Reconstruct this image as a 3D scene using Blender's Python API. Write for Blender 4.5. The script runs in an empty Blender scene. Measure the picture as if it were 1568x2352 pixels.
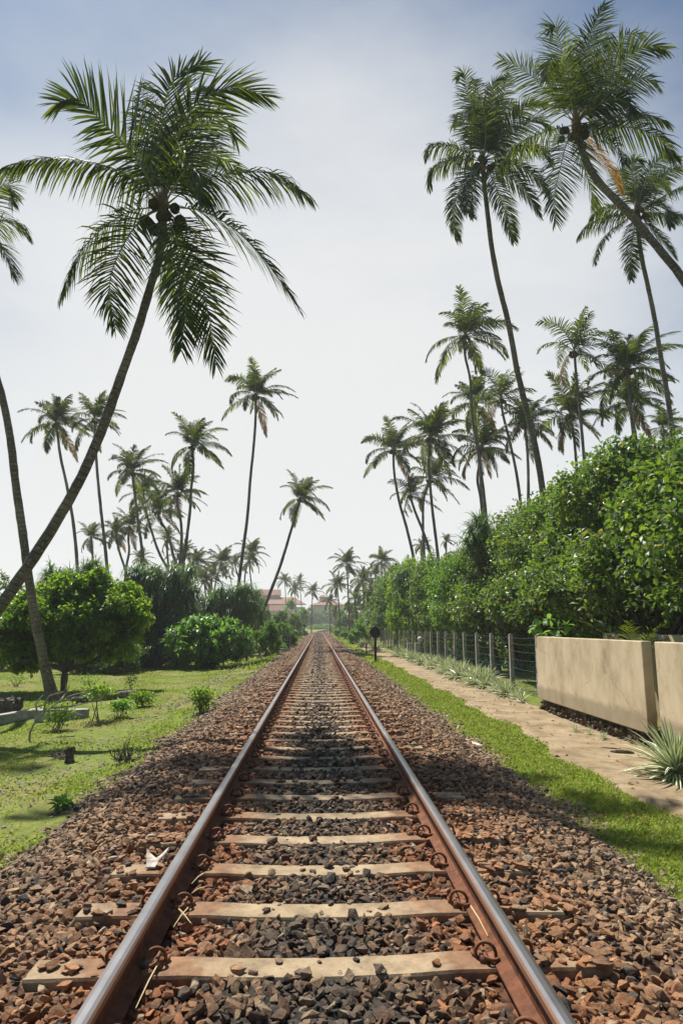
import bpy, math, numpy as np
from mathutils import Vector
rng = np.random.default_rng(7)
S = bpy.context.scene
COL = S.collection
pi = math.pi

# ------------------------------------------------------------------ camera
F = 1500.0; P = math.radians(9.96); YAW = math.radians(1.955); CAM = np.array([-.025, 0, 1.56])
cd = bpy.data.cameras.new('camera'); cam = bpy.data.objects.new('camera', cd); COL.objects.link(cam)
cd.sensor_fit = 'VERTICAL'; cd.sensor_height = 24.0; cd.lens = 24.0 * F / 2352.0
cd.clip_start = .05; cd.clip_end = 3000
cam.location = CAM; cam.rotation_euler = (pi / 2 + P, 0, -YAW)
S.camera = cam

# ------------------------------------------------------------------ sky, sun, exposure
SAZ = math.radians(33); SEL = math.radians(57)          # sun: left of the track, ahead, high
TOSUN = Vector((-math.sin(SAZ) * math.cos(SEL), math.cos(SAZ) * math.cos(SEL), math.sin(SEL)))
w = bpy.data.worlds.new('World'); S.world = w; w.use_nodes = True
nt = w.node_tree; N = nt.nodes; L = nt.links
bg = N['Background']; bg.inputs[1].default_value = .056
sky = N.new('ShaderNodeTexSky'); sky.sky_type = 'NISHITA'; sky.sun_disc = False
sky.sun_elevation = SEL; sky.sun_rotation = -SAZ; sky.dust_density = 0.3; sky.air_density = 1.0; sky.ozone_density = 0.6
tc = N.new('ShaderNodeTexCoord')
# thin milky cirrus veil over the sky ahead, thinning out to the sides and overhead
dotn = N.new('ShaderNodeVectorMath'); dotn.operation = 'DOT_PRODUCT'
vd = Vector((-.02, math.cos(math.radians(6)), math.sin(math.radians(6)))).normalized()
dotn.inputs[1].default_value = vd
nrm = N.new('ShaderNodeVectorMath'); nrm.operation = 'NORMALIZE'
L.new(tc.outputs['Generated'], nrm.inputs[0]); L.new(nrm.outputs[0], dotn.inputs[0])
noi = N.new('ShaderNodeTexNoise'); noi.inputs['Scale'].default_value = 2.2; noi.inputs['Detail'].default_value = 5; noi.inputs['Roughness'].default_value = .55
mp = N.new('ShaderNodeMapping'); mp.inputs['Scale'].default_value = (1, 1, 2.6); mp.inputs['Rotation'].default_value = (.3, .5, .2)
L.new(tc.outputs['Generated'], mp.inputs[0]); L.new(mp.outputs[0], noi.inputs['Vector'])
m1 = N.new('ShaderNodeMath'); m1.operation = 'MULTIPLY_ADD'; m1.inputs[1].default_value = .20; m1.inputs[2].default_value = -.10
L.new(noi.outputs[0], m1.inputs[0])
m2 = N.new('ShaderNodeMath'); m2.operation = 'ADD'; L.new(m1.outputs[0], m2.inputs[0]); L.new(dotn.outputs['Value'], m2.inputs[1])
mr = N.new('ShaderNodeMapRange'); mr.interpolation_type = 'SMOOTHERSTEP'
mr.inputs['From Min'].default_value = .60; mr.inputs['From Max'].default_value = .955; mr.inputs['To Min'].default_value = 0.0; mr.inputs['To Max'].default_value = .96
L.new(m2.outputs[0], mr.inputs['Value'])
mix = N.new('ShaderNodeMix'); mix.data_type = 'RGBA'
mix.inputs['B'].default_value = (9.5, 9.55, 9.5, 1)
L.new(mr.outputs[0], mix.inputs['Factor']); tint = N.new('ShaderNodeMix'); tint.data_type = 'RGBA'; tint.blend_type = 'MULTIPLY'; tint.inputs['Factor'].default_value = 1; tint.inputs['B'].default_value = (.76, .92, 1.0, 1)
L.new(sky.outputs[0], tint.inputs['A']); L.new(tint.outputs['Result'], mix.inputs['A']); L.new(mix.outputs['Result'], bg.inputs[0])
sd = bpy.data.lights.new('sun', 'SUN'); sd.energy = 5.0; sd.angle = math.radians(.5); sd.color = (1, .955, .87)
sun = bpy.data.objects.new('sun', sd); COL.objects.link(sun)
sun.rotation_euler = TOSUN.to_track_quat('Z', 'Y').to_euler(); sun.location = (-20, 20, 40)
S.view_settings.view_transform = 'Standard'; S.view_settings.look = 'None'; S.view_settings.gamma = 1; S.view_settings.exposure = 0.7
S.view_settings.use_curve_mapping = False
S.render.engine = 'CYCLES'
S.cycles.max_bounces = 8; S.cycles.diffuse_bounces = 3; S.cycles.transmission_bounces = 4; S.cycles.transparent_max_bounces = 8
S.cycles.volume_bounces = 1; S.cycles.volume_step_rate = 4
S.cycles.use_denoising = True

# ------------------------------------------------------------------ helpers
def ray(px, py):
    a = (px - 784) / F; b = (1176 - py) / F
    fy = math.cos(P) - b * math.sin(P); fz = math.sin(P) + b * math.cos(P)
    return np.array([a * math.cos(YAW) + fy * math.sin(YAW), fy * math.cos(YAW) - a * math.sin(YAW), fz])
def gnd(px, py, z):
    d = ray(px, py); return CAM + d * ((z - CAM[2]) / d[2])
def aty(px, py, Y):
    d = ray(px, py); return CAM + d * (Y / d[1])
def xc(y):                                      # centre line of the track: straight, then bending right
    y = np.asarray(y, float); return np.where(y > 165, (y - 165) ** 2 / 800.0, 0.0)
def zt(y):                                      # the line climbs gently in the bend
    y = np.asarray(y, float); return np.where(y > 150, (y - 150) ** 2 * 1e-4, 0.0)
def gz(x, y):                                   # ground height
    u = np.asarray(x, float) - xc(y)
    r = np.interp(u, [-40, -9, -5.5, -3.8, -2.6, -2.4, -2.2, 2.2, 2.36, 2.5, 3.6, 5, 40], [-.62, -.62, -.55, -.44, -.29, -.25, -.38, -.38, -.25, -.275, -.33, -.36, -.36])
    y = np.asarray(y, float)
    n = .035 * np.sin(x * 1.3 + y * .7) * np.sin(y * .9 - x * .5) + .02 * np.sin(x * 3.1 + 1) * np.sin(y * 2.3)
    return r + np.where(u < -2.7, n, n * .25) + zt(y)
def bedz(u):
    return np.interp(np.abs(u), [0, .35, .6, 1.75, 2.5, 2.62], [-.028, -.034, -.045, -.05, -.27, -.34])

def tag(o, label=None, cat=None, group=None, kind=None):
    if label: o['label'] = label
    if cat: o['category'] = cat
    if group: o['group'] = group
    if kind: o['kind'] = kind
    return o
def empty(name, loc=(0, 0, 0), rz=0):
    o = bpy.data.objects.new(name, None); COL.objects.link(o); o.location = loc; o.rotation_euler[2] = rz; o.empty_display_size = .2
    return o
def mesh_np(name, V, polys, mats, mi=None, smooth=False, attrs=None):
    V = np.asarray(V, np.float32); me = bpy.data.meshes.new(name)
    polys = [np.asarray(p, np.int32) for p in polys if len(p)]
    nl = sum(p.size for p in polys); npoly = sum(len(p) for p in polys)
    me.vertices.add(len(V)); me.vertices.foreach_set('co', V.ravel())
    me.loops.add(nl); me.loops.foreach_set('vertex_index', np.concatenate([p.ravel() for p in polys]))
    tot = np.concatenate([np.full(len(p), p.shape[1], np.int32) for p in polys])
    st = np.concatenate([[0], np.cumsum(tot)[:-1]]).astype(np.int32)
    me.polygons.add(npoly); me.polygons.foreach_set('loop_start', st); me.polygons.foreach_set('loop_total', tot)
    if mi is not None: me.polygons.foreach_set('material_index', np.asarray(mi, np.int32))
    me.polygons.foreach_set('use_smooth', np.full(npoly, smooth))
    for m in mats: me.materials.append(m)
    if attrs:
        for k, a in attrs.items():
            a = np.asarray(a, np.float32)
            if a.ndim == 1: at = me.attributes.new(k, 'FLOAT', 'POINT'); at.data.foreach_set('value', a)
            else:
                at = me.attributes.new(k, 'FLOAT_COLOR', 'POINT'); at.data.foreach_set('color', np.c_[a, np.ones(len(a))].astype(np.float32).ravel())
    me.update(calc_edges=True); me.validate()
    return me
def link(name, me, parent=None, loc=None):
    o = bpy.data.objects.new(name, me); COL.objects.link(o)
    if parent: o.parent = parent
    if loc is not None: o.location = loc
    return o
class MB:                                       # gathers simple solids into one mesh
    def __init__(s): s.v = []; s.q = []; s.t = []; s.qi = []; s.ti = []; s.at = []; s.n = 0
    def add(s, V, quads=(), tris=(), mi=0, at=None):
        V = np.asarray(V, float); s.v.append(V)
        if len(quads): s.q.append(np.asarray(quads) + s.n); s.qi.append(np.broadcast_to(mi, len(quads)))
        if len(tris): s.t.append(np.asarray(tris) + s.n); s.ti.append(np.broadcast_to(mi, len(tris)))
        s.at.append(np.zeros(len(V)) if at is None else at); s.n += len(V); return s
    def box(s, a, b, mi=0, taper=0, rot=0, jit=0):
        a = np.array(a, float); b = np.array(b, float); c = (a + b) / 2
        V = np.array([[x, y, z] for z in (a[2], b[2]) for x, y in ((a[0], a[1]), (b[0], a[1]), (b[0], b[1]), (a[0], b[1]))])
        V[4:, :2] = c[:2] + (V[4:, :2] - c[:2]) * (1 - taper)
        if jit: V += rng.uniform(-jit, jit, V.shape)
        if rot:
            R = np.array([[math.cos(rot), -math.sin(rot)], [math.sin(rot), math.cos(rot)]]); V[:, :2] = c[:2] + (V[:, :2] - c[:2]) @ R.T
        return s.add(V, [[3, 2, 1, 0], [4, 5, 6, 7], [0, 1, 5, 4], [1, 2, 6, 5], [2, 3, 7, 6], [3, 0, 4, 7]], mi=mi)
    def tube(s, pts, rad, n=8, mi=0, cap=True, rough=0):
        pts = np.asarray(pts, float); m = len(pts); rad = np.broadcast_to(rad, m).astype(float)
        T = np.gradient(pts, axis=0); T /= np.linalg.norm(T, axis=1)[:, None] + 1e-9
        up = np.array([0, 0, 1.0]) if abs(T[0][2]) < .9 else np.array([1.0, 0, 0])
        A = np.cross(T[0], up); A /= np.linalg.norm(A); V = []; al = np.concatenate([[0], np.cumsum(np.linalg.norm(np.diff(pts, axis=0), axis=1))])
        for i in range(m):
            A = A - T[i] * A.dot(T[i]); A /= np.linalg.norm(A) + 1e-9; B = np.cross(T[i], A)
            th = np.arange(n) / n * 2 * pi
            r = rad[i] * (1 + (rng.uniform(-rough, rough, n) if rough else 0))
            V.append(pts[i] + (np.cos(th) * r)[:, None] * A + (np.sin(th) * r)[:, None] * B)
        V = np.concatenate(V); q = []
        i = np.arange(m - 1)[:, None] * n; j = np.arange(n)[None]; k = (j + 1) % n
        q = np.stack([i + j, i + k, i + n + k, i + n + j], -1).reshape(-1, 4)
        tr = []
        if cap:
            V = np.vstack([V, pts[0], pts[-1]]); c0 = m * n; c1 = c0 + 1
            tr = [[c0, (a + 1) % n, a] for a in range(n)] + [[c1, (m - 1) * n + a, (m - 1) * n + (a + 1) % n] for a in range(n)]
        a = np.repeat(al, n); a = np.concatenate([a, [al[0], al[-1]]]) if cap else a
        return s.add(V, q, tr, mi=mi, at=a)
    def mesh(s, name, mats, smooth=False):
        q = np.concatenate(s.q) if s.q else np.zeros((0, 4), int); t = np.concatenate(s.t) if s.t else np.zeros((0, 3), int)
        mi = np.concatenate([np.concatenate(x) for x in (s.qi, s.ti) if x]) if (s.qi or s.ti) else None
        return mesh_np(name, np.concatenate(s.v), [q, t], mats if isinstance(mats, (list, tuple)) else [mats], mi, smooth, {'along': np.concatenate(s.at)})
    def build(s, name, mats, parent=None, smooth=False, loc=None):
        return link(name, s.mesh(name, mats, smooth), parent, loc)
def unit(a): return a / (np.linalg.norm(a, axis=-1, keepdims=True) + 1e-9)
def spline(pts, n):                              # smooth curve through the points
    pts = np.asarray(pts, float); m = len(pts)
    if m == 2: return pts[0] + (pts[1] - pts[0]) * np.linspace(0, 1, n)[:, None]
    t = np.concatenate([[0], np.cumsum(np.linalg.norm(np.diff(pts, axis=0), axis=1))]); d = np.gradient(pts, t, axis=0)
    u = np.linspace(0, t[-1], n); k = np.clip(np.searchsorted(t, u, 'right') - 1, 0, m - 2); h = (t[k + 1] - t[k])[:, None]; s = ((u - t[k]) / (t[k + 1] - t[k]))[:, None]
    return (2 * s**3 - 3 * s**2 + 1) * pts[k] + (s**3 - 2 * s**2 + s) * h * d[k] + (-2 * s**3 + 3 * s**2) * pts[k + 1] + (s**3 - s**2) * h * d[k + 1]

# ------------------------------------------------------------------ materials
class NT:
    def __init__(s, name):
        s.m = bpy.data.materials.new(name); s.m.use_nodes = True; s.t = s.m.node_tree; s.b = s.t.nodes['Principled BSDF']; s.out = s.t.nodes['Material Output']
    def n(s, t, **k):
        x = s.t.nodes.new(t)
        for a, v in k.items(): setattr(x, a, v)
        return x
    def l(s, a, b): s.t.links.new(a, b)
    def coord(s, kind='Object', scale=(1, 1, 1)):
        c = s.n('ShaderNodeTexCoord'); m = s.n('ShaderNodeMapping'); m.inputs['Scale'].default_value = scale; s.l(c.outputs[kind], m.inputs[0]); return m.outputs[0]
    def pos(s, scale=(1, 1, 1)):
        c = s.n('ShaderNodeNewGeometry'); m = s.n('ShaderNodeMapping'); m.inputs['Scale'].default_value = scale; s.l(c.outputs['Position'], m.inputs[0]); return m.outputs[0]
    def noise(s, vec, scale, detail=4, rough=.6):
        x = s.n('ShaderNodeTexNoise'); x.inputs['Scale'].default_value = scale; x.inputs['Detail'].default_value = detail; x.inputs['Roughness'].default_value = rough
        s.l(vec, x.inputs['Vector']); return x.outputs['Fac']
    def ramp(s, fac, stops):
        r = s.n('ShaderNodeValToRGB'); e = r.color_ramp.elements
        while len(e) < len(stops): e.new(.5)
        for i, (p, c) in enumerate(stops): e[i].position = p; e[i].color = (*c, 1) if len(c) == 3 else c
        s.l(fac, r.inputs[0]); return r.outputs[0]
    def mixc(s, f, a, b, mode='MIX'):
        x = s.n('ShaderNodeMix', data_type='RGBA', blend_type=mode)
        for k, v in (('Factor', f), ('A', a), ('B', b)):
            if isinstance(v, (int, float)): x.inputs[k].default_value = v
            elif isinstance(v, tuple): x.inputs[k].default_value = (*v, 1)
            else: s.l(v, x.inputs[k])
        return x.outputs['Result']
    def bump(s, h, st=.3, dist=.02):
        b = s.n('ShaderNodeBump'); b.inputs['Strength'].default_value = st; b.inputs['Distance'].default_value = dist; s.l(h, b.inputs['Height']); return b.outputs[0]
    def fin(s, col=None, rough=.85, nrm=None, metal=0, spec=.3):
        if col is not None:
            if isinstance(col, tuple): s.b.inputs['Base Color'].default_value = (*col, 1)
            else: s.l(col, s.b.inputs['Base Color'])
        s.b.inputs['Roughness'].default_value = rough; s.b.inputs['Metallic'].default_value = metal; s.b.inputs['Specular IOR Level'].default_value = spec
        if nrm is not None: s.l(nrm, s.b.inputs['Normal'])
        return s.m
def leaf_mat(name, c0, c1, t0, t1, gloss=.12, rough=.35, rare=None):
    m = NT(name); g = m.n('ShaderNodeNewGeometry'); f = g.outputs['Random Per Island']
    st = [(0, c0), (.85, c1)] if rare is None else [(0, c0), (.96, c1), (.975, rare)]
    tt = [(0, t0), (.85, t1)] if rare is None else [(0, t0), (.96, t1), (.975, rare)]
    a = m.ramp(f, st); b = m.ramp(f, tt)
    d = m.n('ShaderNodeBsdfDiffuse'); t = m.n('ShaderNodeBsdfTranslucent'); gl = m.n('ShaderNodeBsdfGlossy'); gl.inputs['Roughness'].default_value = rough; gl.inputs['Color'].default_value = (.8, .85, .85, 1)
    m.l(a, d.inputs[0]); m.l(b, t.inputs[0]); ad = m.n('ShaderNodeAddShader'); m.l(d.outputs[0], ad.inputs[0]); m.l(t.outputs[0], ad.inputs[1])
    fr = m.n('ShaderNodeFresnel'); fr.inputs['IOR'].default_value = 1.4; mm = m.n('ShaderNodeMath', operation='MULTIPLY_ADD'); mm.inputs[1].default_value = gloss * 2.6; mm.inputs[2].default_value = gloss * .12; m.l(fr.outputs[0], mm.inputs[0])
    mx = m.n('ShaderNodeMixShader'); m.l(mm.outputs[0], mx.inputs[0]); m.l(ad.outputs[0], mx.inputs[1]); m.l(gl.outputs[0], mx.inputs[2]); m.l(mx.outputs[0], m.out.inputs[0])
    m.t.nodes.remove(m.b); return m.m
M = {}
M['palm'] = leaf_mat('palm_leaf', (.007, .017, .005), (.018, .034, .008), (.014, .030, .003), (.085, .105, .007), .02, .45)
M['palm_yellow'] = leaf_mat('palm_leaf_yellowed', (.11, .065, .014), (.19, .11, .02), (.12, .065, .006), (.20, .11, .01), .03, .6)
M['palm_dry'] = leaf_mat('palm_leaf_dry', (.12, .07, .035), (.22, .14, .07), (.04, .025, .01), (.08, .05, .02), .03, .6)
M['hibiscus'] = leaf_mat('broad_glossy_leaf', (.022, .046, .010), (.055, .09, .017), (.038, .088, .006), (.14, .205, .014), .14, .42, (.20, .16, .025))
M['almond'] = leaf_mat('light_green_leaf', (.03, .065, .010), (.065, .11, .015), (.08, .17, .008), (.19, .28, .014), .09, .35, (.14, .10, .02))
M['plumeria'] = leaf_mat('long_fresh_leaf', (.035, .085, .015), (.07, .13, .022), (.07, .18, .01), (.15, .28, .02), .12, .4)
M['pandanus'] = leaf_mat('sword_leaf', (.016, .038, .012), (.04, .075, .024), (.03, .07, .008), (.08, .14, .016), .12, .4)
M['shrub'] = leaf_mat('shrub_leaf', (.03, .065, .015), (.07, .12, .028), (.06, .13, .01), (.13, .22, .02), .08, .4)
M['grass'] = leaf_mat('grass_blade', (.09, .12, .016), (.19, .21, .045), (.08, .13, .012), (.19, .23, .03), .015, .6, (.25, .18, .08))
M['agave_green'] = leaf_mat('agave_green', (.05, .10, .035), (.09, .15, .05), (.02, .05, .01), (.04, .08, .02), .12, .35)
M['agave_cream'] = leaf_mat('agave_cream_edge', (.48, .48, .30), (.68, .66, .46), (.08, .09, .03), (.12, .12, .05), .08, .4)

m = NT('palm_bark'); v = m.coord(); at = m.n('ShaderNodeAttribute', attribute_name='along')
wv = m.n('ShaderNodeMath', operation='MULTIPLY_ADD'); wv.inputs[1].default_value = 7.0; nz = m.noise(v, 3, 4); m.l(at.outputs['Fac'], wv.inputs[0]); m.l(nz, wv.inputs[2])
fr = m.n('ShaderNodeMath', operation='FRACT'); m.l(wv.outputs[0], fr.inputs[0])
big = m.noise(v, 1.1, 5); c = m.ramp(big, [(.3, (.07, .06, .05)), (.5, (.14, .12, .10)), (.7, (.24, .21, .18))])
c = m.mixc(m.ramp(fr.outputs[0], [(0, (1, 1, 1)), (.22, (0, 0, 0))]), c, (.035, .03, .025)); sp = m.ramp(m.noise(v, 16, 3), [(.55, (0, 0, 0)), (.7, (1, 1, 1))]); c = m.mixc(sp, c, (.33, .32, .27))
ad = m.n('ShaderNodeMath', operation='MULTIPLY_ADD'); ad.inputs[1].default_value = .8; m.l(m.noise(v, 30, 4), ad.inputs[0]); m.l(fr.outputs[0], ad.inputs[2])
M['bark'] = m.fin(c, .9, m.bump(ad.outputs[0], .9, .05))
m = NT('tree_bark'); v = m.coord(scale=(1, 1, .3)); M['wood'] = m.fin(m.ramp(m.noise(v, 9, 5), [(.3, (.05, .04, .03)), (.7, (.17, .14, .11))]), .9, m.bump(m.noise(v, 25, 4), .7, .03))
m = NT('dead_wood'); v = m.coord(); M['deadwood'] = m.fin(m.ramp(m.noise(v, 8, 5), [(.3, (.18, .14, .11)), (.7, (.42, .37, .31))]), .9, m.bump(m.noise(v, 30, 3), .5, .01))
m = NT('frond_stalk'); M['rachis'] = m.fin((.17, .19, .05), .5)
m = NT('coconut_husk'); v = m.coord(); M['coconut'] = m.fin(m.ramp(m.noise(v, 3, 2), [(.4, (.035, .04, .012)), (.6, (.08, .055, .022))]), .95, spec=.05)
# stones
m = NT('ballast_stone'); a = m.n('ShaderNodeVertexColor', layer_name='tint'); v = m.coord()
c = m.mixc(.8, a.outputs[0], m.ramp(m.noise(v, 28, 5, .7), [(.25, (.35, .33, .32)), (.5, (.85, .85, .85)), (.78, (1.5, 1.45, 1.35))]), 'MULTIPLY')
rust = m.ramp(m.noise(v, 9, 3), [(.5, (0, 0, 0)), (.72, (.5, .5, .5))]); c = m.mixc(rust, c, (.24, .09, .03))
M['stone'] = m.fin(c, .8, m.bump(m.noise(v, 60, 5, .7), .9, .012), spec=.35)
m = NT('ballast_bed'); v = m.pos(); x = m.n('ShaderNodeSeparateXYZ'); a2 = m.n('ShaderNodeAttribute', attribute_name='u')
vo = m.n('ShaderNodeTexVoronoi'); vo.inputs['Scale'].default_value = 15; m.l(v, vo.inputs['Vector'])
zone = m.ramp(a2.outputs['Fac'], [(0, (.04, .035, .03)), (.16, (.06, .045, .035)), (.27, (.17, .065, .03)), (.45, (.18, .09, .045)), (.62, (.16, .10, .065)), (.9, (.16, .12, .085))])
c = m.mixc(.75, zone, m.ramp(vo.outputs['Color'], [(.2, (.25, .25, .25)), (.55, (.9, .9, .9)), (.9, (1.7, 1.65, 1.55))]), 'MULTIPLY')
dk = m.ramp(vo.outputs['Distance'], [(.0, (1, 1, 1)), (.75, (.35, .35, .35))]); c = m.mixc(.6, c, dk, 'MULTIPLY')
inv = m.n('ShaderNodeMath', operation='MULTIPLY'); inv.inputs[1].default_value = -1; m.l(vo.outputs['Distance'], inv.inputs[0])
M['bed'] = m.fin(c, .9, m.bump(inv.outputs[0], 1.0, .05))
# concrete sleeper
m = NT('sleeper_concrete'); v = m.coord(); g = m.pos(); x = m.n('ShaderNodeSeparateXYZ'); m.l(v, x.inputs[0]); ab = m.n('ShaderNodeMath', operation='ABSOLUTE'); m.l(x.outputs[0], ab.inputs[0])
d = m.n('ShaderNodeMath', operation='SUBTRACT'); d.inputs[1].default_value = .86; m.l(ab.outputs[0], d.inputs[0]); d2 = m.n('ShaderNodeMath', operation='ABSOLUTE'); m.l(d.outputs[0], d2.inputs[0])
nz = m.noise(g, 5, 4); d3 = m.n('ShaderNodeMath', operation='MULTIPLY_ADD'); d3.inputs[1].default_value = -.5; m.l(nz, d3.inputs[0]); m.l(d2.outputs[0], d3.inputs[2])
ru = m.ramp(d3.outputs[0], [(0, (.8, .8, .8)), (.05, (.35, .35, .35)), (.25, (0, 0, 0))])
base = m.ramp(m.noise(g, 6, 5, .7), [(.25, (.14, .10, .06)), (.5, (.31, .23, .14)), (.75, (.43, .33, .205))])
sp = m.ramp(m.noise(g, 45, 3, .7), [(.60, (0, 0, 0)), (.72, (.8, .8, .8))]); base = m.mixc(sp, base, (.12, .09, .07))
c = m.mixc(ru, base, m.ramp(m.noise(g, 12, 4), [(.3, (.12, .055, .028)), (.7, (.27, .135, .068))]))
M['sleeper'] = m.fin(c, .9, m.bump(m.noise(g, 70, 4, .7), .6, .006))
m = NT('rusty_iron'); v = m.pos(); M['rust'] = m.fin(m.ramp(m.noise(v, 14, 5, .7), [(.25, (.045, .018, .009)), (.5, (.13, .045, .018)), (.75, (.22, .085, .035))]), .85, m.bump(m.noise(v, 120, 3), .35, .003))
m = NT('clip_iron'); v = m.pos(); M['clip'] = m.fin(m.ramp(m.noise(v, 25, 4, .7), [(.3, (.07, .028, .014)), (.7, (.26, .10, .04))]), .7, m.bump(m.noise(v, 150, 3), .3, .002))
m = NT('polished_rail_steel'); v = m.pos(scale=(60, .6, 60)); v2 = m.pos()
c = m.ramp(m.noise(v2, 3, 4), [(.3, (.20, .21, .23)), (.7, (.32, .33, .35))]); st = m.ramp(m.noise(v, 1, 4), [(.35, (0, 0, 0)), (.75, (.4, .4, .4))]); c = m.mixc(st, c, (.26, .16, .11))
M['steel'] = m.fin(c, .33, m.bump(m.noise(v, 1, 3), .05, .002), metal=.9, spec=.5)
m = NT('rail_head_side'); v = m.pos(scale=(60, 1, 60)); M['headside'] = m.fin(m.ramp(m.noise(v, 1, 4), [(.3, (.22, .10, .06)), (.7, (.36, .22, .15))]), .5, None, metal=.4)
# ground
m = NT('ground_grass'); v = m.pos(); n1 = m.noise(v, .45, 5, .65); n2 = m.noise(v, 6, 5, .7); n3 = m.noise(v, 40, 3, .7)
c = m.ramp(n2, [(.28, (.07, .10, .018)), (.5, (.155, .20, .038)), (.72, (.24, .265, .06))])
c = m.mixc(m.ramp(n1, [(.44, (0, 0, 0)), (.64, (.85, .85, .85))]), c, (.24, .19, .09)); c = m.mixc(.6, c, m.ramp(n3, [(.3, (.5, .5, .5)), (.6, (1.2, 1.2, 1.2))]), 'MULTIPLY')
M['ground'] = m.fin(c, .95, m.bump(n3, .8, .04), spec=.1)
m = NT('sandy_path'); v = m.pos(); n1 = m.noise(v, 2.2, 6, .7); n2 = m.noise(v, 22, 4, .75)
c = m.ramp(n1, [(.3, (.15, .105, .062)), (.5, (.29, .22, .135)), (.72, (.40, .315, .205))]); c = m.mixc(m.ramp(n2, [(.58, (0, 0, 0)), (.7, (.55, .55, .55))]), c, (.15, .10, .06))
vy = m.pos(scale=(1, .02, 1)); M['path'] = m.fin(c, .95, m.bump(m.noise(v, 9, 6, .75), .7, .05), spec=.1)
m = NT('painted_plaster'); v = m.coord(); n1 = m.noise(m.coord(scale=(1, 1, .6)), 1.6, 8, .7); n2 = m.noise(v, 60, 3)
c = m.ramp(n1, [(.28, (.25, .20, .13)), (.42, (.45, .355, .225)), (.55, (.57, .455, .30)), (.72, (.63, .52, .36))]); c = m.mixc(.35, c, m.ramp(n2, [(.3, (.8, .8, .8)), (.7, (1.1, 1.1, 1.1))]), 'MULTIPLY')
sz_ = m.n('ShaderNodeSeparateXYZ'); m.l(v, sz_.inputs[0]); zz = m.n('ShaderNodeMath', operation='MULTIPLY_ADD'); zz.inputs[1].default_value = -.32; m.l(m.noise(v, 3.5, 6, .75), zz.inputs[0]); m.l(sz_.outputs[2], zz.inputs[2])
c = m.mixc(m.ramp(zz.outputs[0], [(0, (.6, .6, .6)), (.10, (0, 0, 0)), (1.0, (0, 0, 0))]), c, (.22, .175, .11))
crk = m.n('ShaderNodeTexVoronoi', feature='DISTANCE_TO_EDGE'); crk.inputs['Scale'].default_value = .8; wp = m.n('ShaderNodeMix', data_type='VECTOR'); wp.inputs['Factor'].default_value = .35; m.l(v, wp.inputs['A']); nn_ = m.n('ShaderNodeTexNoise'); nn_.inputs['Scale'].default_value = 2.5; nn_.inputs['Detail'].default_value = 6; m.l(v, nn_.inputs['Vector']); m.l(nn_.outputs['Color'], wp.inputs['B']); m.l(wp.outputs['Result'], crk.inputs['Vector'])
c = m.mixc(m.ramp(crk.outputs['Distance'], [(0, (.55, .55, .55)), (.006, (0, 0, 0))]), c, (.16, .12, .08))
M['plaster'] = m.fin(c, .9, m.bump(m.noise(v, 35, 4), .25, .01), spec=.15)
m = NT('mossy_rubble'); v = m.coord(); vo = m.n('ShaderNodeTexVoronoi'); vo.inputs['Scale'].default_value = 7; m.l(v, vo.inputs['Vector'])
c = m.ramp(m.noise(v, 11, 5, .75), [(.3, (.025, .02, .012)), (.55, (.11, .08, .045)), (.8, (.3, .26, .18))])
M['rubble'] = m.fin(c, .95, m.bump(vo.outputs['Distance'], 1, .08))
m = NT('post_concrete'); v = m.coord(); M['concrete'] = m.fin(m.ramp(m.noise(v, 10, 5, .7), [(.3, (.22, .19, .16)), (.7, (.46, .42, .37))]), .9, m.bump(m.noise(v, 50, 3), .4, .01))
m = NT('stained_concrete'); v = m.coord(); M['slab'] = m.fin(m.ramp(m.noise(v, 5, 5, .7), [(.3, (.16, .15, .13)), (.7, (.5, .48, .42))]), .9, m.bump(m.noise(v, 30, 3), .4, .01))
m = NT('black_paint'); M['black'] = m.fin((.018, .016, .015), .6)
m = NT('wire'); M['wire'] = m.fin((.03, .045, .04), .6, metal=.3)
m = NT('netting'); M['net'] = m.fin((.03, .09, .075), .7)
m = NT('dark_plaque'); M['plaque'] = m.fin((.06, .05, .045), .8)
m = NT('white_lettering'); M['letter'] = m.fin((.5, .48, .42), .8)
m = NT('roof_tile'); v = m.coord(scale=(1, 1, 1)); M['roof'] = m.fin(m.ramp(m.noise(v, .5, 5), [(.3, (.22, .09, .065)), (.7, (.33, .15, .11))]), .8)
m = NT('cream_wall'); M['cream'] = m.fin((.55, .47, .38), .9)
m = NT('brick_wall'); M['redwall'] = m.fin((.28, .12, .09), .9)
m = NT('window_glass'); M['glass'] = m.fin((.05, .06, .07), .15, spec=.5)
m = NT('husk_white'); v = m.coord(); M['shell'] = m.fin(m.ramp(m.noise(v, 12, 4), [(.4, (.32, .25, .18)), (.6, (.6, .56, .5))]), .7)
m = NT('straw'); M['straw'] = m.fin((.5, .38, .2), .8)
m = NT('globe_glass'); M['globe'] = m.fin((.5, .5, .48), .4)

#PART2
# ------------------------------------------------------------------ ground, bed, path
ys = np.concatenate([np.arange(-18, 0, 2), np.arange(0, 60, .4), np.arange(60, 160, 2.5), np.arange(160, 501, 6)])
xs = np.concatenate([np.arange(-380, -60, 20), np.arange(-60, -12, 3), np.arange(-12, 9, .3), np.arange(9, 40, 2), np.arange(40, 385, 20)])
X, Y = np.meshgrid(xs, ys); Xw = X + xc(Y)
Z = gz(Xw, Y); V = np.stack([Xw, Y, Z], -1).reshape(-1, 3); nx = len(xs)
i = (np.arange(len(ys) - 1)[:, None] * nx + np.arange(nx - 1)[None]).ravel()
tag(link('ground', mesh_np('ground', V, [np.stack([i, i + 1, i + nx + 1, i + nx], -1)], [M['ground']], smooth=True)), kind='structure')
us = np.array([-2.42, -2.3, -2.2, -2.05, -1.75, -1.2, -.9, -.6, -.3, 0, .3, .6, .9, 1.2, 1.75, 2.0, 2.2, 2.3, 2.4])
yb = np.concatenate([np.arange(-4, 60, .5), np.arange(60, 420, 3)])
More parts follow.
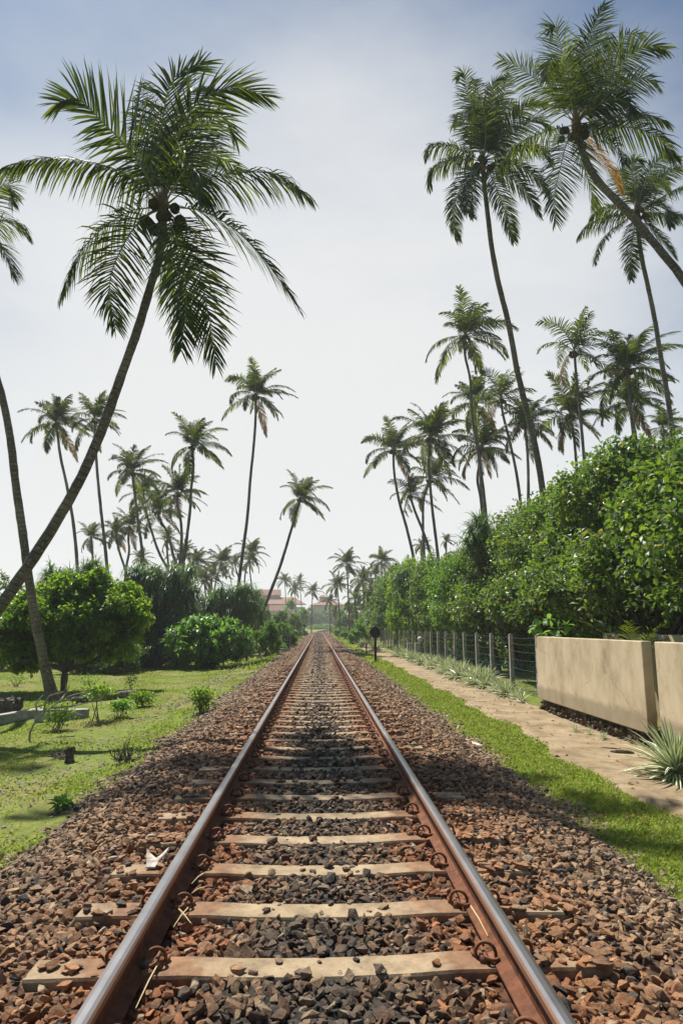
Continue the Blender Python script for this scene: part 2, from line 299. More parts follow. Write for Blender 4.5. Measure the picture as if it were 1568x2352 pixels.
U, Y = np.meshgrid(us, yb); nx = len(us)
edge = np.where(np.abs(U) > 2.35, rng.uniform(-.05, .02, U.shape), 0)
V = np.stack([U + xc(Y) + edge * np.sign(U), Y, bedz(U) + zt(Y)], -1).reshape(-1, 3)
i = (np.arange(len(yb) - 1)[:, None] * nx + np.arange(nx - 1)[None]).ravel()
tag(link('ballast_bed', mesh_np('ballast_bed', V, [np.stack([i, i + 1, i + nx + 1, i + nx], -1)], [M['bed']], smooth=True, attrs={'u': np.abs(U).ravel() / 2.6})), kind='structure')
yp = np.arange(1, 75, .25); k = np.linspace(0, 1, 14); K, Y = np.meshgrid(k, yp)
e0 = np.interp(Y, [0, 6, 9, 14], [3.2, 3.28, 3.52, 3.62]) + .10 * np.sin(Y * 1.1) + .07 * np.sin(Y * 2.9 + 1) + rng.uniform(-.04, .04, Y.shape); e1 = np.interp(Y, [0, 9, 15, 19, 60, 75], [5.3, 5.3, 5.3, 5.45, 5.2, 4.2])
X = e0 + (e1 - e0) * K; Z = gz(X, Y) + .026 + .012 * np.sin(X * 5 + Y * 2) * np.sin(Y * 3.1 - X); Z = np.where((K == 0) | (K == 1), gz(X, Y) - .02, Z)
nx = len(k); i = (np.arange(len(yp) - 1)[:, None] * nx + np.arange(nx - 1)[None]).ravel()
tag(link('path', mesh_np('path', np.stack([X, Y, Z], -1).reshape(-1, 3), [np.stack([i, i + 1, i + nx + 1, i + nx], -1)], [M['path']], smooth=True)), kind='structure')

# ------------------------------------------------------------------ rails
prof = [(-.066, 0), (-.066, .010), (-.030, .022), (-.009, .036), (-.009, .122), (-.035, .134), (-.035, .158), (-.028, .168), (-.012, .172), (.012, .172), (.028, .168), (.035, .158), (.035, .134), (.009, .122), (.009, .036), (.030, .022), (.066, .010), (.066, 0)]
pm = [0, 0, 0, 0, 0, 2, 2, 1, 1, 1, 2, 2, 0, 0, 0, 0, 0, 0]
yr = np.concatenate([np.arange(.2, 160, 4), np.arange(160, 400, 4)])
for sx, nm, lb in ((-.87, 'left', 'steel rail on the side of the lawn, its shadow falling into the track'), (.87, 'right', 'steel rail on the side of the sandy path, its rusty foot lit by the sun')):
    c = xc(yr); hd = np.gradient(c, yr); n = np.sqrt(1 + hd ** 2); V = []
    for (a, z) in prof:
        off = sx + a; V.append(np.stack([c + off / n, yr - off * hd / n, z + zt(yr)], -1))
    V = np.stack(V, 1).reshape(-1, 3); m = len(prof); i = np.arange(len(yr) - 1)[:, None] * m; j = np.arange(m)[None]; k2 = (j + 1) % m
    q = np.stack([i + j, i + m + j, i + m + k2, i + k2], -1).reshape(-1, 4); mi = np.broadcast_to(np.array(pm)[None], (len(yr) - 1, m)).ravel()
    tag(link('railway_rail', mesh_np('rail', V, [q], [M['rust'], M['steel'], M['headside']], mi)), lb, 'rail', 'the two running rails')
# ------------------------------------------------------------------ sleepers with their clips
def text_obj(name, txt, size, ext, mat, parent, align='LEFT'):
    fc = bpy.data.curves.new(name, 'FONT'); fc.body = txt; fc.size = size; fc.extrude = ext; fc.align_x = align
    tmp = bpy.data.objects.new('tmp', fc); COL.objects.link(tmp); bpy.context.view_layer.update()
    me = bpy.data.meshes.new_from_object(tmp.evaluated_get(bpy.context.evaluated_depsgraph_get())); bpy.data.objects.remove(tmp); bpy.data.curves.remove(fc)
    me.materials.clear(); me.materials.append(mat); return link(name, me, parent)
sx_ = [-1.38, -1.345, -1.1, -.62, -.4, -.2, 0, .2, .4, .62, 1.1, 1.345, 1.38]; sz_ = [-.05, -.003, 0, 0, -.012, -.016, -.018, -.016, -.012, 0, 0, -.003, -.05]
V = []
for x, z in zip(sx_, sz_):
    hw = .078 if abs(x) > 1.36 else .087
    V += [(x, -hw - .03, -.22), (x, -hw - .008, z - .012), (x, -hw, z), (x, hw, z), (x, hw + .008, z - .012), (x, hw + .03, -.22)]
n = 6; m = len(sx_); i = np.arange(m - 1)[:, None] * n; j = np.arange(n)[None]; k2 = (j + 1) % n
q = np.stack([i + j, i + n + j, i + n + k2, i + k2], -1).reshape(-1, 4)[:, ::-1]
ends = [[0, 1, 2, 3, 4, 5], [(m - 1) * n + t for t in (5, 4, 3, 2, 1, 0)]]
sl_me = mesh_np('railway_sleeper', V, [q, ends], [M['sleeper']])
def clip_mesh(s):                               # a sprung ring standing on the rail foot, its shoulder below
    b = MB(); th = np.linspace(-.15, 1.25, 12) * pi
    pts = [(.045 + .050 * math.cos(t), .025 - .05 * k / 11, .030 + .052 * max(math.sin(t), -.45)) for k, t in enumerate(th)]
    pts = [(.10, .075, .012), (.104, .05, .012)] + pts[:1] + pts[1:] + [(-.012, -.05, .022), (.02, -.062, .022), (.05, -.055, .03), (.055, 0, .038), (.055, .07, .034)]
    b.tube(spline(pts, 44), .0095, 7)
    b.box((.030, -.045, -.01), (.085, .045, .03), taper=.3)
    b.box((-.012, -.055, -.005), (.03, .055, .016), taper=.1); b.box((-.014, -.04, .012), (.0, .04, .02))
    a = np.concatenate(b.v); off = .87 + .060
    for v in b.v: v[:, 0] *= s
    if s < 0: b.q = [x[:, ::-1] for x in b.q]; b.t = [x[:, ::-1] for x in b.t]
    return b.mesh('rail_clip', M['clip'], True)
cm = {1: clip_mesh(1), -1: clip_mesh(-1)}
SY = []
def ordn(k):
    tens = {2: ('twenty', 'twentieth'), 3: ('thirty', 'thirtieth'), 4: ('forty', 'fortieth')}
    one = ['', 'first', 'second', 'third', 'fourth', 'fifth', 'sixth', 'seventh', 'eighth', 'ninth', 'tenth', 'eleventh', 'twelfth', 'thirteenth', 'fourteenth', 'fifteenth', 'sixteenth', 'seventeenth', 'eighteenth', 'nineteenth']
    return one[k] if k < 20 else tens[k // 10][1] if k % 10 == 0 else tens[k // 10][0] + ' ' + one[k % 10]
lab0 = {0: 'worn concrete sleeper just behind the nearest visible one, stamped with faint figures', 1: 'second worn concrete sleeper up the track, the one with dark stones piled on its middle', 2: 'third concrete sleeper up the track, beside the white broken husk'}
y = 3.40 - 2 * .62; k = -2; yy = []
while len(yy) < 300: yy.append(y); y += .62
for idx, y in enumerate(yy):
    kk = idx - 2; c = float(xc(y)); hd = float((xc(y + .1) - xc(y - .1)) / .2)
    o = link('railway_sleeper', sl_me); o.location = (c, y, float(zt(y))); o.rotation_euler[2] = -math.atan(hd) + rng.uniform(-.012, .012)
    if kk == -1: lb = 'concrete sleeper cut by the bottom edge of the photo'
    elif kk == -2: lb = 'concrete sleeper just behind the camera, below the bottom edge'
    elif kk in lab0: lb = lab0[kk]
    elif 2 < kk < 11: lb = f'{["","","","fourth","fifth","sixth","seventh","eighth","ninth","tenth","eleventh"][kk]} whole concrete sleeper up the track, in the palm shade'
    elif kk < 40: lb = f'concrete sleeper in the sunlit stretch, {ordn(kk + 1)} counted up from the bottom of the photo'
    elif y < 25: lb = 'rust-stained concrete sleeper of the sunlit stretch beyond the palm shade'
    elif y < 80: lb = 'narrow-looking concrete sleeper of the middle stretch, before the marker posts and beyond'
    else: lb = 'tiny far concrete sleeper near the bend of the track'
    if kk == 0: lb = 'nearest whole concrete sleeper, stamped with faint figures beside its middle'
    tag(o, lb, 'sleeper', 'concrete sleepers under the rails'); SY.append((y, c))
    if y < 50:
        for rx in (-.87, .87):
            for s in (-1, 1):
                h = link('rail_clip', cm[s], o); h.location = (rx + s * .052, rng.uniform(-.006, .006), .004); h.scale = (.9,) * 3; h.rotation_euler[2] = rng.uniform(-.1, .1); h.rotation_euler[1] = rng.uniform(-.05, .05)
    if kk == 0:
        t = text_obj('stamped_figures', '8 80', .05, .0012, M['deadwood'], o); t.location = (.07, -.07, -.0165)
# the sleepers beyond the first three hundred
b = MB(); y = yy[-1] + .62
while y < 330: b.box((float(xc(y)) - 1.38, y - .1, float(zt(y)) - .2), (float(xc(y)) + 1.38, y + .1, float(zt(y)))); y += .62
tag(b.build('far_sleepers', M['sleeper']), 'hazy row of far sleepers in the bend, too small to tell apart', 'sleepers', kind='stuff')

# ------------------------------------------------------------------ ballast
import bmesh
def rock(r):
    bm = bmesh.new()
    for _ in range(15):
        p = r.normal(size=3); p /= np.abs(p).max() ** .55 * np.linalg.norm(p) ** .45; p = p * np.array([1, .75, .46]) * r.uniform(.85, 1.05)
        bm.verts.new(p)
    bmesh.ops.convex_hull(bm, input=bm.verts)
    for v in [v for v in bm.verts if not v.link_faces]: bm.verts.remove(v)
    bmesh.ops.triangulate(bm, faces=bm.faces); bm.verts.index_update()
    V = np.array([v.co[:] for v in bm.verts]); T = np.array([[v.index for v in f.verts] for f in bm.faces]); bm.free(); return V, T
ROCKS = [rock(rng) for _ in range(16)]
def stones(name, P, size, tint, flat=.5):
    n = len(P); which = rng.integers(0, len(ROCKS), n); Vs = []; Ts = []; Cs = []; off = 0
    a = rng.uniform(0, 2 * pi, n); tx = rng.normal(0, flat, n); ty = rng.normal(0, flat, n)
    ca, sa = np.cos(a), np.sin(a); cx, sx = np.cos(tx), np.sin(tx); cy, sy = np.cos(ty), np.sin(ty); o0 = np.zeros(n); o1 = np.ones(n)
    Rz = np.stack([ca, -sa, o0, sa, ca, o0, o0, o0, o1], -1).reshape(n, 3, 3); Rx = np.stack([o1, o0, o0, o0, cx, -sx, o0, sx, cx], -1).reshape(n, 3, 3); Ry = np.stack([cy, o0, sy, o0, o1, o0, -sy, o0, cy], -1).reshape(n, 3, 3)
    R = Rz @ Rx @ Ry
    for w_, (rv, rt) in enumerate(ROCKS):
        id_ = np.nonzero(which == w_)[0]
        if not len(id_): continue
        v = np.einsum('nij,vj->nvi', R[id_], rv) * (size[id_] / 2)[:, None, None] + P[id_][:, None]
        t = rt[None] + (off + np.arange(len(id_)) * len(rv))[:, None, None]
        Vs.append(v.reshape(-1, 3)); Ts.append(t.reshape(-1, 3)); Cs.append(np.repeat(tint[id_], len(rv), 0)); off += len(id_) * len(rv)
    return link(name, mesh_np(name, np.concatenate(Vs), [np.concatenate(Ts)], [M['stone']], attrs={'tint': np.concatenate(Cs)}))
def grid_pts(x0, x1, y0, y1, s, j=.45):
    X, Y = np.meshgrid(np.arange(x0, x1, s), np.arange(y0, y1, s)); X = X + rng.uniform(-j, j, X.shape) * s; Y = Y + rng.uniform(-j, j, Y.shape) * s
    return X.ravel(), Y.ravel()
def tint_of(u, y):
    n = len(u); a = np.abs(u) + rng.normal(0, .10, n) + .08 * np.sin(y * 1.7)
    stops = [0, .22, .5, .7, 1.15, 1.7, 2.2, 2.6]
    col = np.array([(.085, .07, .055), (.15, .11, .075), (.25, .15, .085), (.32, .125, .05), (.34, .175, .085), (.33, .205, .12), (.33, .23, .15), (.34, .275, .20)])
    c = np.stack([np.interp(a, stops, col[:, k]) for k in range(3)], -1)
    r = rng.uniform(0, 1, n); c[r < .12] = (.07, .06, .052); c[(r > .12) & (r < .18)] = (.38, .31, .22); g = (r > .18) & (r < .34); c[g] = c[g] * .5 + .5 * np.array([.33, .24, .15])
    return c * np.array([1.02, .96, .87]) * rng.uniform(.50, 1.2, n)[:, None]
sy_arr = np.array(yy); cover = rng.uniform(0, 1, (len(yy), 2))
Ps = []; Sz = []; Fl = []
for (y0, y1, s, layers) in ((1.9, 7, .042, 2), (7, 14, .048, 2), (14, 28, .062, 1), (28, 56, .09, 1), (56, 110, .16, 1), (110, 170, .26, 1)):
    for ly in range(layers):
        x, y = grid_pts(-2.85, 2.75, y0, y1, s * (1.0 if ly == 0 else 1.45)); sz = s * rng.lognormal(.15, .36, len(x)) * 1.12; sz = np.minimum(sz, s * 2.3)
        z = bedz(x) - .004 + (0 if ly == 0 else s * .5) + rng.uniform(-.008, .010, len(x))
        edge = 2.36 + .12 * np.sin(y * 1.9 + np.sign(x)) + .09 * np.sin(y * 4.3 - x) + .05 * np.sin(y * 9.1) + np.abs(rng.normal(0, .13, len(x)))
        keep = np.abs(x - .02) < edge + .05; z = np.where(np.abs(x) > 2.33, gz(x, y) + sz * .12, z)
        near = np.abs(np.abs(x) - .87) < .085; keep &= ~near | (rng.uniform(0, 1, len(x)) < .6); z = np.where(near, z - .035, z)
        if s < .09:
            si = np.clip(np.round((y - yy[0]) / .62).astype(int), 0, len(yy) - 1); dy = np.abs(y - sy_arr[si]); on = (dy < .075 + sz * .35) & (np.abs(x) < 1.40)
            cv = cover[si, (x > 0).astype(int)]; pr = np.where(np.abs(x) < .8, .012, np.where(np.abs(x) < 1.04, .5, np.where(cv < .4, .14, .5 + .4 * cv))); pr = np.where(dy > .08, pr * .5, pr)
            mid = np.abs(x) < .45; pr = np.where(mid, .045, pr)
            top = on & (rng.uniform(0, 1, len(x)) < pr); keep &= ~on | top; z = np.where(top, sz * .20 - np.where(mid, .020, .004), z)
            fl = np.where(top, .06, .5)
        elif s < .12:
            fl = np.full(len(x), .5)
            si = np.clip(np.round((y - yy[0]) / .62).astype(int), 0, len(yy) - 1); keep &= ~((np.abs(y - sy_arr[si]) < .11) & (np.abs(x) < .95) & (np.abs(x) > .35)); sz = sz * .85
        else: z = z - .01; sz = sz * .8; fl = np.full(len(x), .5)
        sz = np.where(np.abs(x) > 2.1, sz * .9, sz)
        Ps.append(np.stack([x + xc(y), y, z], -1)[keep]); Sz.append(sz[keep]); Fl.append(fl[keep])
Pb = np.concatenate(Ps); Sb = np.concatenate(Sz)
tag(stones('ballast', Pb, Sb, tint_of(Pb[:, 0], Pb[:, 1]), np.concatenate(Fl)), 'loose crushed stone bed, rust brown by the rails and near black in the middle', 'ballast', kind='stuff')
x = np.concatenate([rng.normal(-3.75, .35, 2600), rng.uniform(-3.2, -2.5, 900), rng.uniform(2.35, 2.9, 500), rng.uniform(3.7, 5.3, 160)]); y = np.concatenate([rng.uniform(6, 42, 2600) ** 1.0, rng.uniform(3.5, 30, 900), rng.uniform(4, 30, 500), rng.uniform(6, 30, 160)])
k_ = (np.sin(y * .8) + np.sin(y * 2.1 + 1) + rng.normal(0, .7, len(x)) > .1) | (x > 0); x = x[k_]; y = y[k_]; sz = rng.uniform(.02, .055, len(x)) * np.interp(y, [5, 40], [1, 1.7])
tag(stones('scattered_pebbles', np.stack([x, y, gz(x, y) + sz * .12], -1), sz, np.array([[.33, .28, .23]]) * rng.uniform(.6, 1.3, (len(x), 1))), 'grey brown stones washed down from the track bed into the grass', 'pebbles', kind='stuff')

# ------------------------------------------------------------------ leaf builders
def dirs(n, lo, hi):
    a = rng.uniform(0, 2 * pi, n); e = np.radians(rng.uniform(lo, hi, n)); return np.stack([np.cos(a) * np.cos(e), np.sin(a) * np.cos(e), np.sin(e)], -1)
def diamonds(Pp, D, Nn, Lg, W, fold=.18):
    D = unit(D); Sd = unit(np.cross(D, Nn)); Nn = np.cross(Sd, D); n = len(Pp); Lg = np.broadcast_to(Lg, n)[:, None]; W = np.broadcast_to(W, n)[:, None]
    mid = Pp + D * Lg * .48 + Nn * W * fold
    V = np.stack([Pp, mid + Sd * W * .5, mid - Sd * W * .5, Pp + D * Lg - Nn * Lg * .10], 1).reshape(-1, 3); i = np.arange(n)[:, None] * 4
    return V, np.concatenate([i + np.array([[0, 1, 3]]), i + np.array([[0, 3, 2]])])
def strips(Pp, d0, L_, W_, g, segs=3, wprof=(1, .9, .6), Wd=None, gvec=(0, 0, -1), cols=1):
    n = len(Pp); gv = np.array(gvec, float); L_ = np.broadcast_to(L_, n)[:, None]; W_ = np.broadcast_to(W_, n)[:, None]; g = np.broadcast_to(g, n)[:, None]
    if Wd is None: Wd = unit(np.cross(d0, np.array([0, 0, 1.0]) + rng.normal(0, .15, (n, 3))))
    p = Pp.copy(); d = unit(d0); rows = []; f = np.linspace(-.5, .5, cols + 1)
    for s in range(segs):
        wv = unit(Wd - d * (Wd * d).sum(1, keepdims=True)); nn = np.cross(wv, d)
        rows.append(np.stack([p + wv * W_ * wprof[s] * c + nn * W_ * wprof[s] * (abs(c) * .5 if cols > 1 else 0) for c in f], 1))
        d = unit(d + gv * g * (.55 if s == 0 else 1)); p = p + d * L_ / segs
    rows.append(p[:, None]); V = np.concatenate(rows, 1); per = V.shape[1]; base = np.arange(n)[:, None] * per; c1 = cols + 1; Q = []; T = []; qm = []; tm = []
    for s in range(segs - 1):
        for c in range(cols): Q.append(base + np.array([[s * c1 + c, s * c1 + c + 1, (s + 1) * c1 + c + 1, (s + 1) * c1 + c]])); qm.append(np.full(n, 1 if (cols > 1 and c in (0, cols - 1)) else 0))
    s = segs - 1
    for c in range(cols): T.append(base + np.array([[s * c1 + c, s * c1 + c + 1, per - 1]])); tm.append(np.full(n, 1 if (cols > 1 and c in (0, cols - 1)) else 0))
    return V.reshape(-1, 3), np.concatenate(Q), np.concatenate(T), np.concatenate(qm), np.concatenate(tm)
class LB:                                       # gathers leaf strips and stalks of one frond or crown
    def __init__(s): s.b = MB()
    def frond(s, path, Lm, nl, roll=0, g=.35, mi=0, rr=.022, wind=(0, 0, 0), up=None, wid=.05, t0=.16):
        path = np.asarray(path); m = len(path); T = unit(np.gradient(path, axis=0)); tt = np.linspace(0, 1, m)
        s.b.tube(path[::2] if m > 14 else path, np.interp(np.linspace(0, 1, len(path[::2] if m > 14 else path)), [0, .12, 1], [rr * 1.7, rr, rr * .2]), 4, mi=1, cap=False)
        for sg in (-1, 1):
            t = np.clip(np.linspace(t0, .995, nl) + rng.normal(0, .25 / nl, nl), 0, 1); Pp = np.stack([np.interp(t, tt, path[:, k]) for k in range(3)], -1); Tt = unit(np.stack([np.interp(t, tt, T[:, k]) for k in range(3)], -1))
            ref = np.array([0, 0, 1.0]) if up is None else np.array(up, float); Nn = ref - Tt * (Tt @ ref)[:, None]; Nn = unit(Nn + 1e-4); Sd = np.cross(Tt, Nn)
            ro = roll + rng.normal(0, .06, nl); S2 = Sd * np.cos(ro)[:, None] + Nn * np.sin(ro)[:, None]; N2 = -Sd * np.sin(ro)[:, None] + Nn * np.cos(ro)[:, None]
            al = np.radians(np.interp(t, [0, .5, 1], [22, 38, 68]) + rng.normal(0, 5, nl))[:, None]
            d = unit(sg * S2 * np.cos(al) + Tt * np.sin(al) + N2 * rng.uniform(0, .3, nl)[:, None] + np.array(wind) * .5)
            Ll = Lm * np.interp(t, [0, .18, .4, .75, 1], [.45, .8, 1, .8, .38]) * rng.uniform(.86, 1.1, nl)
            gg = g * rng.uniform(.6, 1.5, nl)
            gv = unit(np.array([0, 0, -1.0]) + np.array(wind))
            v, q, tr, _, _ = strips(Pp, d, Ll, wid * Lm * rng.uniform(.8, 1.2, nl), gg, 3, (.7, 1, .75), Wd=Tt, gvec=gv)
            s.b.add(v, q, tr, mi=mi)
def rachis(az, el, bend, Ln, wind=0.0, m=16, side=0):
    p = np.zeros(3); out = [p.copy()]
    for i in range(m - 1):
        t = i / (m - 1); e = math.radians(el - bend * t ** 1.4); a = az + side * t
        d = np.array([math.cos(a) * math.cos(e) + wind * (.3 + t), math.sin(a) * math.cos(e), math.sin(e)]); d /= np.linalg.norm(d); p = p + d * Ln / (m - 1); out.append(p.copy())
    return np.array(out)
def crown_mesh(seed, nf=25, nl=44, wind=.22, sparse=0, yellow=0):
    global rng; keep = rng; rng = np.random.default_rng(seed); c = LB()
    for i in range(nf):
        a = i / (nf - 1); el = 87 - 122 * a ** 1.35 + rng.normal(0, 7); az = i * 2.39996 + rng.normal(0, .25); bend = 22 + 62 * min(1, a * 2.0 + .15) * (1 if a < .75 else .55) + rng.normal(0, 8)
        Ln = (.80 + .2 * min(1, a * 3)) * rng.uniform(.78, 1.18); mi = 0
        if yellow and i in (nf - 3,): mi = 2
        if a > .93 and rng.uniform() < .5: mi = 3
        c.frond(rachis(az, el, bend, Ln, wind * rng.uniform(.5, 1.4), side=rng.normal(0, .25)), .25 * rng.uniform(.85, 1.1), nl, roll=rng.normal(0, .35), g=rng.uniform(.22, .55), mi=mi, rr=.008, wind=(.25, 0, 0), wid=.078)
    for i in range(5):                          # old sheaths and flower stalks round the heart
        c.b.tube(rachis(rng.uniform(0, 6.28), rng.uniform(10, 60), 70, .17, m=6), [.012, .01, .008, .006, .004, .003], 4, mi=1)
    c.b.tube([(0, 0, -.10), (0, 0, .0), (0, 0, .09)], [.028, .045, .012], 7, mi=1)
    me = c.b.mesh('crown', [M['palm'], M['rachis'], M['palm_yellow'], M['palm_dry']]); rng = keep; return me
def coco_mesh(seed, n=9, r=.036):
    g = np.random.default_rng(seed); bm = bmesh.new()
    for i in range(n):
        a = g.uniform(0, 6.28); rr = g.uniform(.05, .10); p = Vector((math.cos(a) * rr, math.sin(a) * rr, g.uniform(-.11, -.02)))
        t = bmesh.ops.create_icosphere(bm, subdivisions=2, radius=r * g.uniform(.8, 1.15)); 
        for v in t['verts']: v.co.z *= 1.15; v.co += p
    me = bpy.data.meshes.new('coconuts'); bm.to_mesh(me); bm.free(); me.materials.append(M['coconut']); me.polygons.foreach_set('use_smooth', [True] * len(me.polygons)); return me
CROWNS = [crown_mesh(11), crown_mesh(12, 21), crown_mesh(13, 25, wind=.12), crown_mesh(14, 20, wind=.30), crown_mesh(15, 24, yellow=1), crown_mesh(16, 27, wind=.15), crown_mesh(17, 19, 28, wind=.3)]
COCOS = [coco_mesh(1), coco_mesh(2, 12), coco_mesh(3, 6)]
# ------------------------------------------------------------------ coconut palms
def trunk_pts(path, Yb, Yt):
    n = len(path); ylen = np.array([p[1] for p in path], float); f = (ylen - ylen[0]) / (ylen[-1] - ylen[0] + 1e-9)
    W = [aty(px, py, Yt + (Yb - Yt) * ff) for (px, py), ff in zip(path, f)]
    last = W[-1]; g = float(gz(last[0], last[1]))
    if last[2] > g + .3:
        sl = (W[-1] - W[-2]) / max(.3, abs(W[-1][2] - W[-2][2])); dz = last[2] - g
        W.append(np.array([last[0] + sl[0] * dz * .5, last[1], g + (.0)]))
    W[-1][2] = g - .15
    return np.array(W)[::-1]                    # base first
def trunk(parent, path, Yb, Yt, rb, rt, flare=1.5, n=46, nr=10, rough=.08):
    W = spline(trunk_pts(path, Yb, Yt), n); t = np.linspace(0, 1, n); z = W[:, 2] - W[0, 2]
    r = rb + (rt - rb) * t ** .8; r = r * (1 + (flare - 1) * np.exp(-z / .45)) * (1 + .025 * (np.arange(n) % 2))
    b = MB(); b.tube(W, r, nr, rough=rough); o = b.build('trunk', M['bark'], None, True)
    base = W[0]; o.data.transform(__import__('mathutils').Matrix.Translation(-Vector(base))); o.parent = parent
    parent.location = base; return W
PG = 'coconut palms leaning over the railway'
def palm(label, path, Yb, Yt, R, var, coco=None, far=False, sc=1.0, rz=None, gp=PG):
    root = empty('coconut_palm'); tag(root, label, 'palm tree', gp)
    top = aty(path[0][0], path[0][1], Yt); ln = R * Yt / 1500 * 1.33 * sc
    pr = .0038 * Yt if far else None; rt = min(.11, max(.07, .0019 * Yt)); rb = rt * 1.45
    W = trunk(root, path, Yb, Yt, rb, rt, n=22 if far else 40, nr=6 if far else 10); base = W[0]
    c = link('crown', CROWNS[var % len(CROWNS)], root); c.location = Vector(W[-1] - base) + Vector((0, 0, .05 * ln)); c.scale = (ln, ln, ln); c.rotation_euler[2] = rng.uniform(-.6, .6) if rz is None else rz
    lean = W[-1] - W[-3]; c.rotation_euler[0] = rng.uniform(-.08, .08); c.rotation_euler[1] = math.atan2(lean[0], lean[2]) * .5
    if coco is not None:
        k = link('coconuts', COCOS[coco], root); k.location = c.location; k.scale = (ln * .95,) * 3; k.rotation_euler[2] = rng.uniform(0, 6)
    return root
def hero(label, path, Yb, Yt, heart, fronds, Lm, rb, rt, ncoco, flare=1.5, rcoco=.13, n=60):
    root = empty('coconut_palm'); tag(root, label, 'palm tree', PG)
    W = trunk(root, path, Yb, Yt, rb, rt, flare, n=n, nr=16); base = W[0]; H = aty(heart[0], heart[1], Yt)
    pxm = Yt / 1500 * 1.0
    for fr in fronds:
        pts = fr['p']; dY = fr.get('d', 0); n_ = len(pts); C = [H + np.array([0, 0, -.02])]
        for i, (px, py) in enumerate(pts): C.append(aty(px, py, Yt + dY * (i + 1) / n_))
        tipy = pts[-1][1] - heart[1]; tipx = abs(pts[-1][0] - heart[0])
        if 'up' not in fr and tipy < -.25 * tipx - 20: fr['up'] = (.15, 1, .25); fr['g'] = min(fr.get('g', .3), .16); fr['r'] = fr.get('r', rng.normal(0, .25)) * .5
        elif 'up' not in fr and tipy > 1.3 * tipx: fr['up'] = (0, -.9, .4)
        path3 = spline(C, 22) - base; c = LB(); ln = np.linalg.norm(np.diff(path3, axis=0), axis=1).sum()
        c.frond(path3, Lm * 1.36 * fr.get('L', 1), fr.get('n', 70 if Yt < 22 else 92), roll=fr.get('r', rng.normal(0, .2)), g=fr.get('g', .3), mi=fr.get('m', 0), rr=.022 * fr.get('L', 1), wind=fr.get('w', (.2, 0, 0)), up=fr.get('up'), wid=.032 if Yt < 22 else .042, t0=.13)
        o = c.b.build('frond', [M['palm'], M['rachis'], M['palm_yellow'], M['palm_dry']], root)
        if fr.get('lab'): o['label'] = fr['lab']
    b = MB()
    hb = H - base
    for i in range(14):
        p = rachis(rng.uniform(0, 6.28), rng.uniform(-40, 75), 50, rng.uniform(.45, .9), m=6) + hb; b.tube(p, [.045, .03, .02, .014, .01, .006], 5, mi=0)
    b.tube([hb + np.array([0, 0, -.55]), hb + np.array([0, 0, -.2]), hb + np.array([0, 0, .1]), hb + np.array([0, 0, .5])], [rt * 1.05, rt * 1.5, rt * 1.5, .05], 10)
    b.build('heart', M['palm_dry'], root, True)
    bm = bmesh.new()
    for i in range(ncoco):
        a = i * 2.4; rr = rng.uniform(.24, .5); p = Vector(hb) + Vector((math.cos(a) * rr, math.sin(a) * rr, rng.uniform(-.5, -.05)))
        tt = bmesh.ops.create_icosphere(bm, subdivisions=2, radius=rcoco * rng.uniform(.8, 1.1))
        for v in tt['verts']: v.co.z *= 1.18; v.co += p
    me = bpy.data.meshes.new('coconuts'); bm.to_mesh(me); bm.free(); me.materials.append(M['coconut']); me.polygons.foreach_set('use_smooth', [True] * len(me.polygons)); link('coconuts', me, root)
    return root
D_ = lambda *p, **k: dict(p=p, **k)
hero('big coconut palm bent over the lawn, its trunk crossing another trunk at the left edge',
     [(372, 500), (366, 590), (345, 660), (322, 740), (280, 860), (235, 985), (180, 1110), (120, 1215), (62, 1305), (0, 1395), (-60, 1480), (-110, 1580)], 13.2, 14.0, (375, 475), [
     D_((310, 360), (235, 280), (165, 225), (128, 240), d=.4, r=.15, L=1.25, g=.10, w=(-.1, 0, .5), up=(.4, .9, .3)),
     D_((368, 360), (376, 260), (400, 180), (470, 142), d=.6, r=.1, L=1.2, g=.10, w=(-.1, 0, .5), up=(.2, 1, .2)),
     D_((400, 350), (455, 235), (540, 200), (612, 222), d=-.3, r=-.25, L=1.0, g=.3, w=(.5, 0, .1)),
     D_((410, 370), (470, 290), (515, 270), (542, 320), d=1.6, r=-.5, L=.95, g=.35),
     D_((395, 330), (420, 250), (455, 200), (500, 205), d=1.8, r=.1, L=1.1, g=.2, up=(.2, 1, .2)), D_((350, 380), (330, 300), (318, 230), (325, 190), d=1.2, r=0, L=.8, g=.15, up=(.2, 1, .2)),
     D_((300, 405), (190, 368), (100, 362), (12, 382), d=-.4, r=.15, g=1.1, w=(-.1, 0, 0), L=.92),
     D_((450, 420), (540, 398), (630, 400), (706, 448), d=-.4, r=-.1, g=.7, L=.9),
     D_((315, 480), (230, 530), (178, 590), (142, 672), d=-.6, r=-.1, g=.45, L=.85),
     D_((330, 500), (285, 560), (252, 650), (265, 752), d=-1.0, r=.3, g=.25, L=.85),
     D_((395, 520), (420, 600), (428, 700), (416, 805), d=-1.6, r=.1, g=.2, L=.95),
     D_((405, 520), (450, 600), (475, 700), (496, 835), d=-1.0, r=-.3, g=.2, L=.9, m=0),
     D_((450, 480), (530, 520), (610, 600), (678, 697), d=-.8, r=.1, g=.4, L=.95),
     D_((395, 405), (440, 345), (490, 350), (550, 392), d=2.2, r=0, g=.6, L=.85),
     D_((400, 430), (430, 385), (455, 400), (470, 470), d=-2.2, r=.2, g=.4, L=.9),
     D_((360, 420), (335, 350), (310, 320), (290, 330), d=2.4, r=.2, g=.3, L=.8),
     D_((385, 540), (400, 600), (405, 690), (440, 745), d=1.6, r=.3, g=.2, L=.8, m=0)], .96, .125, .085, 11, 1.35)
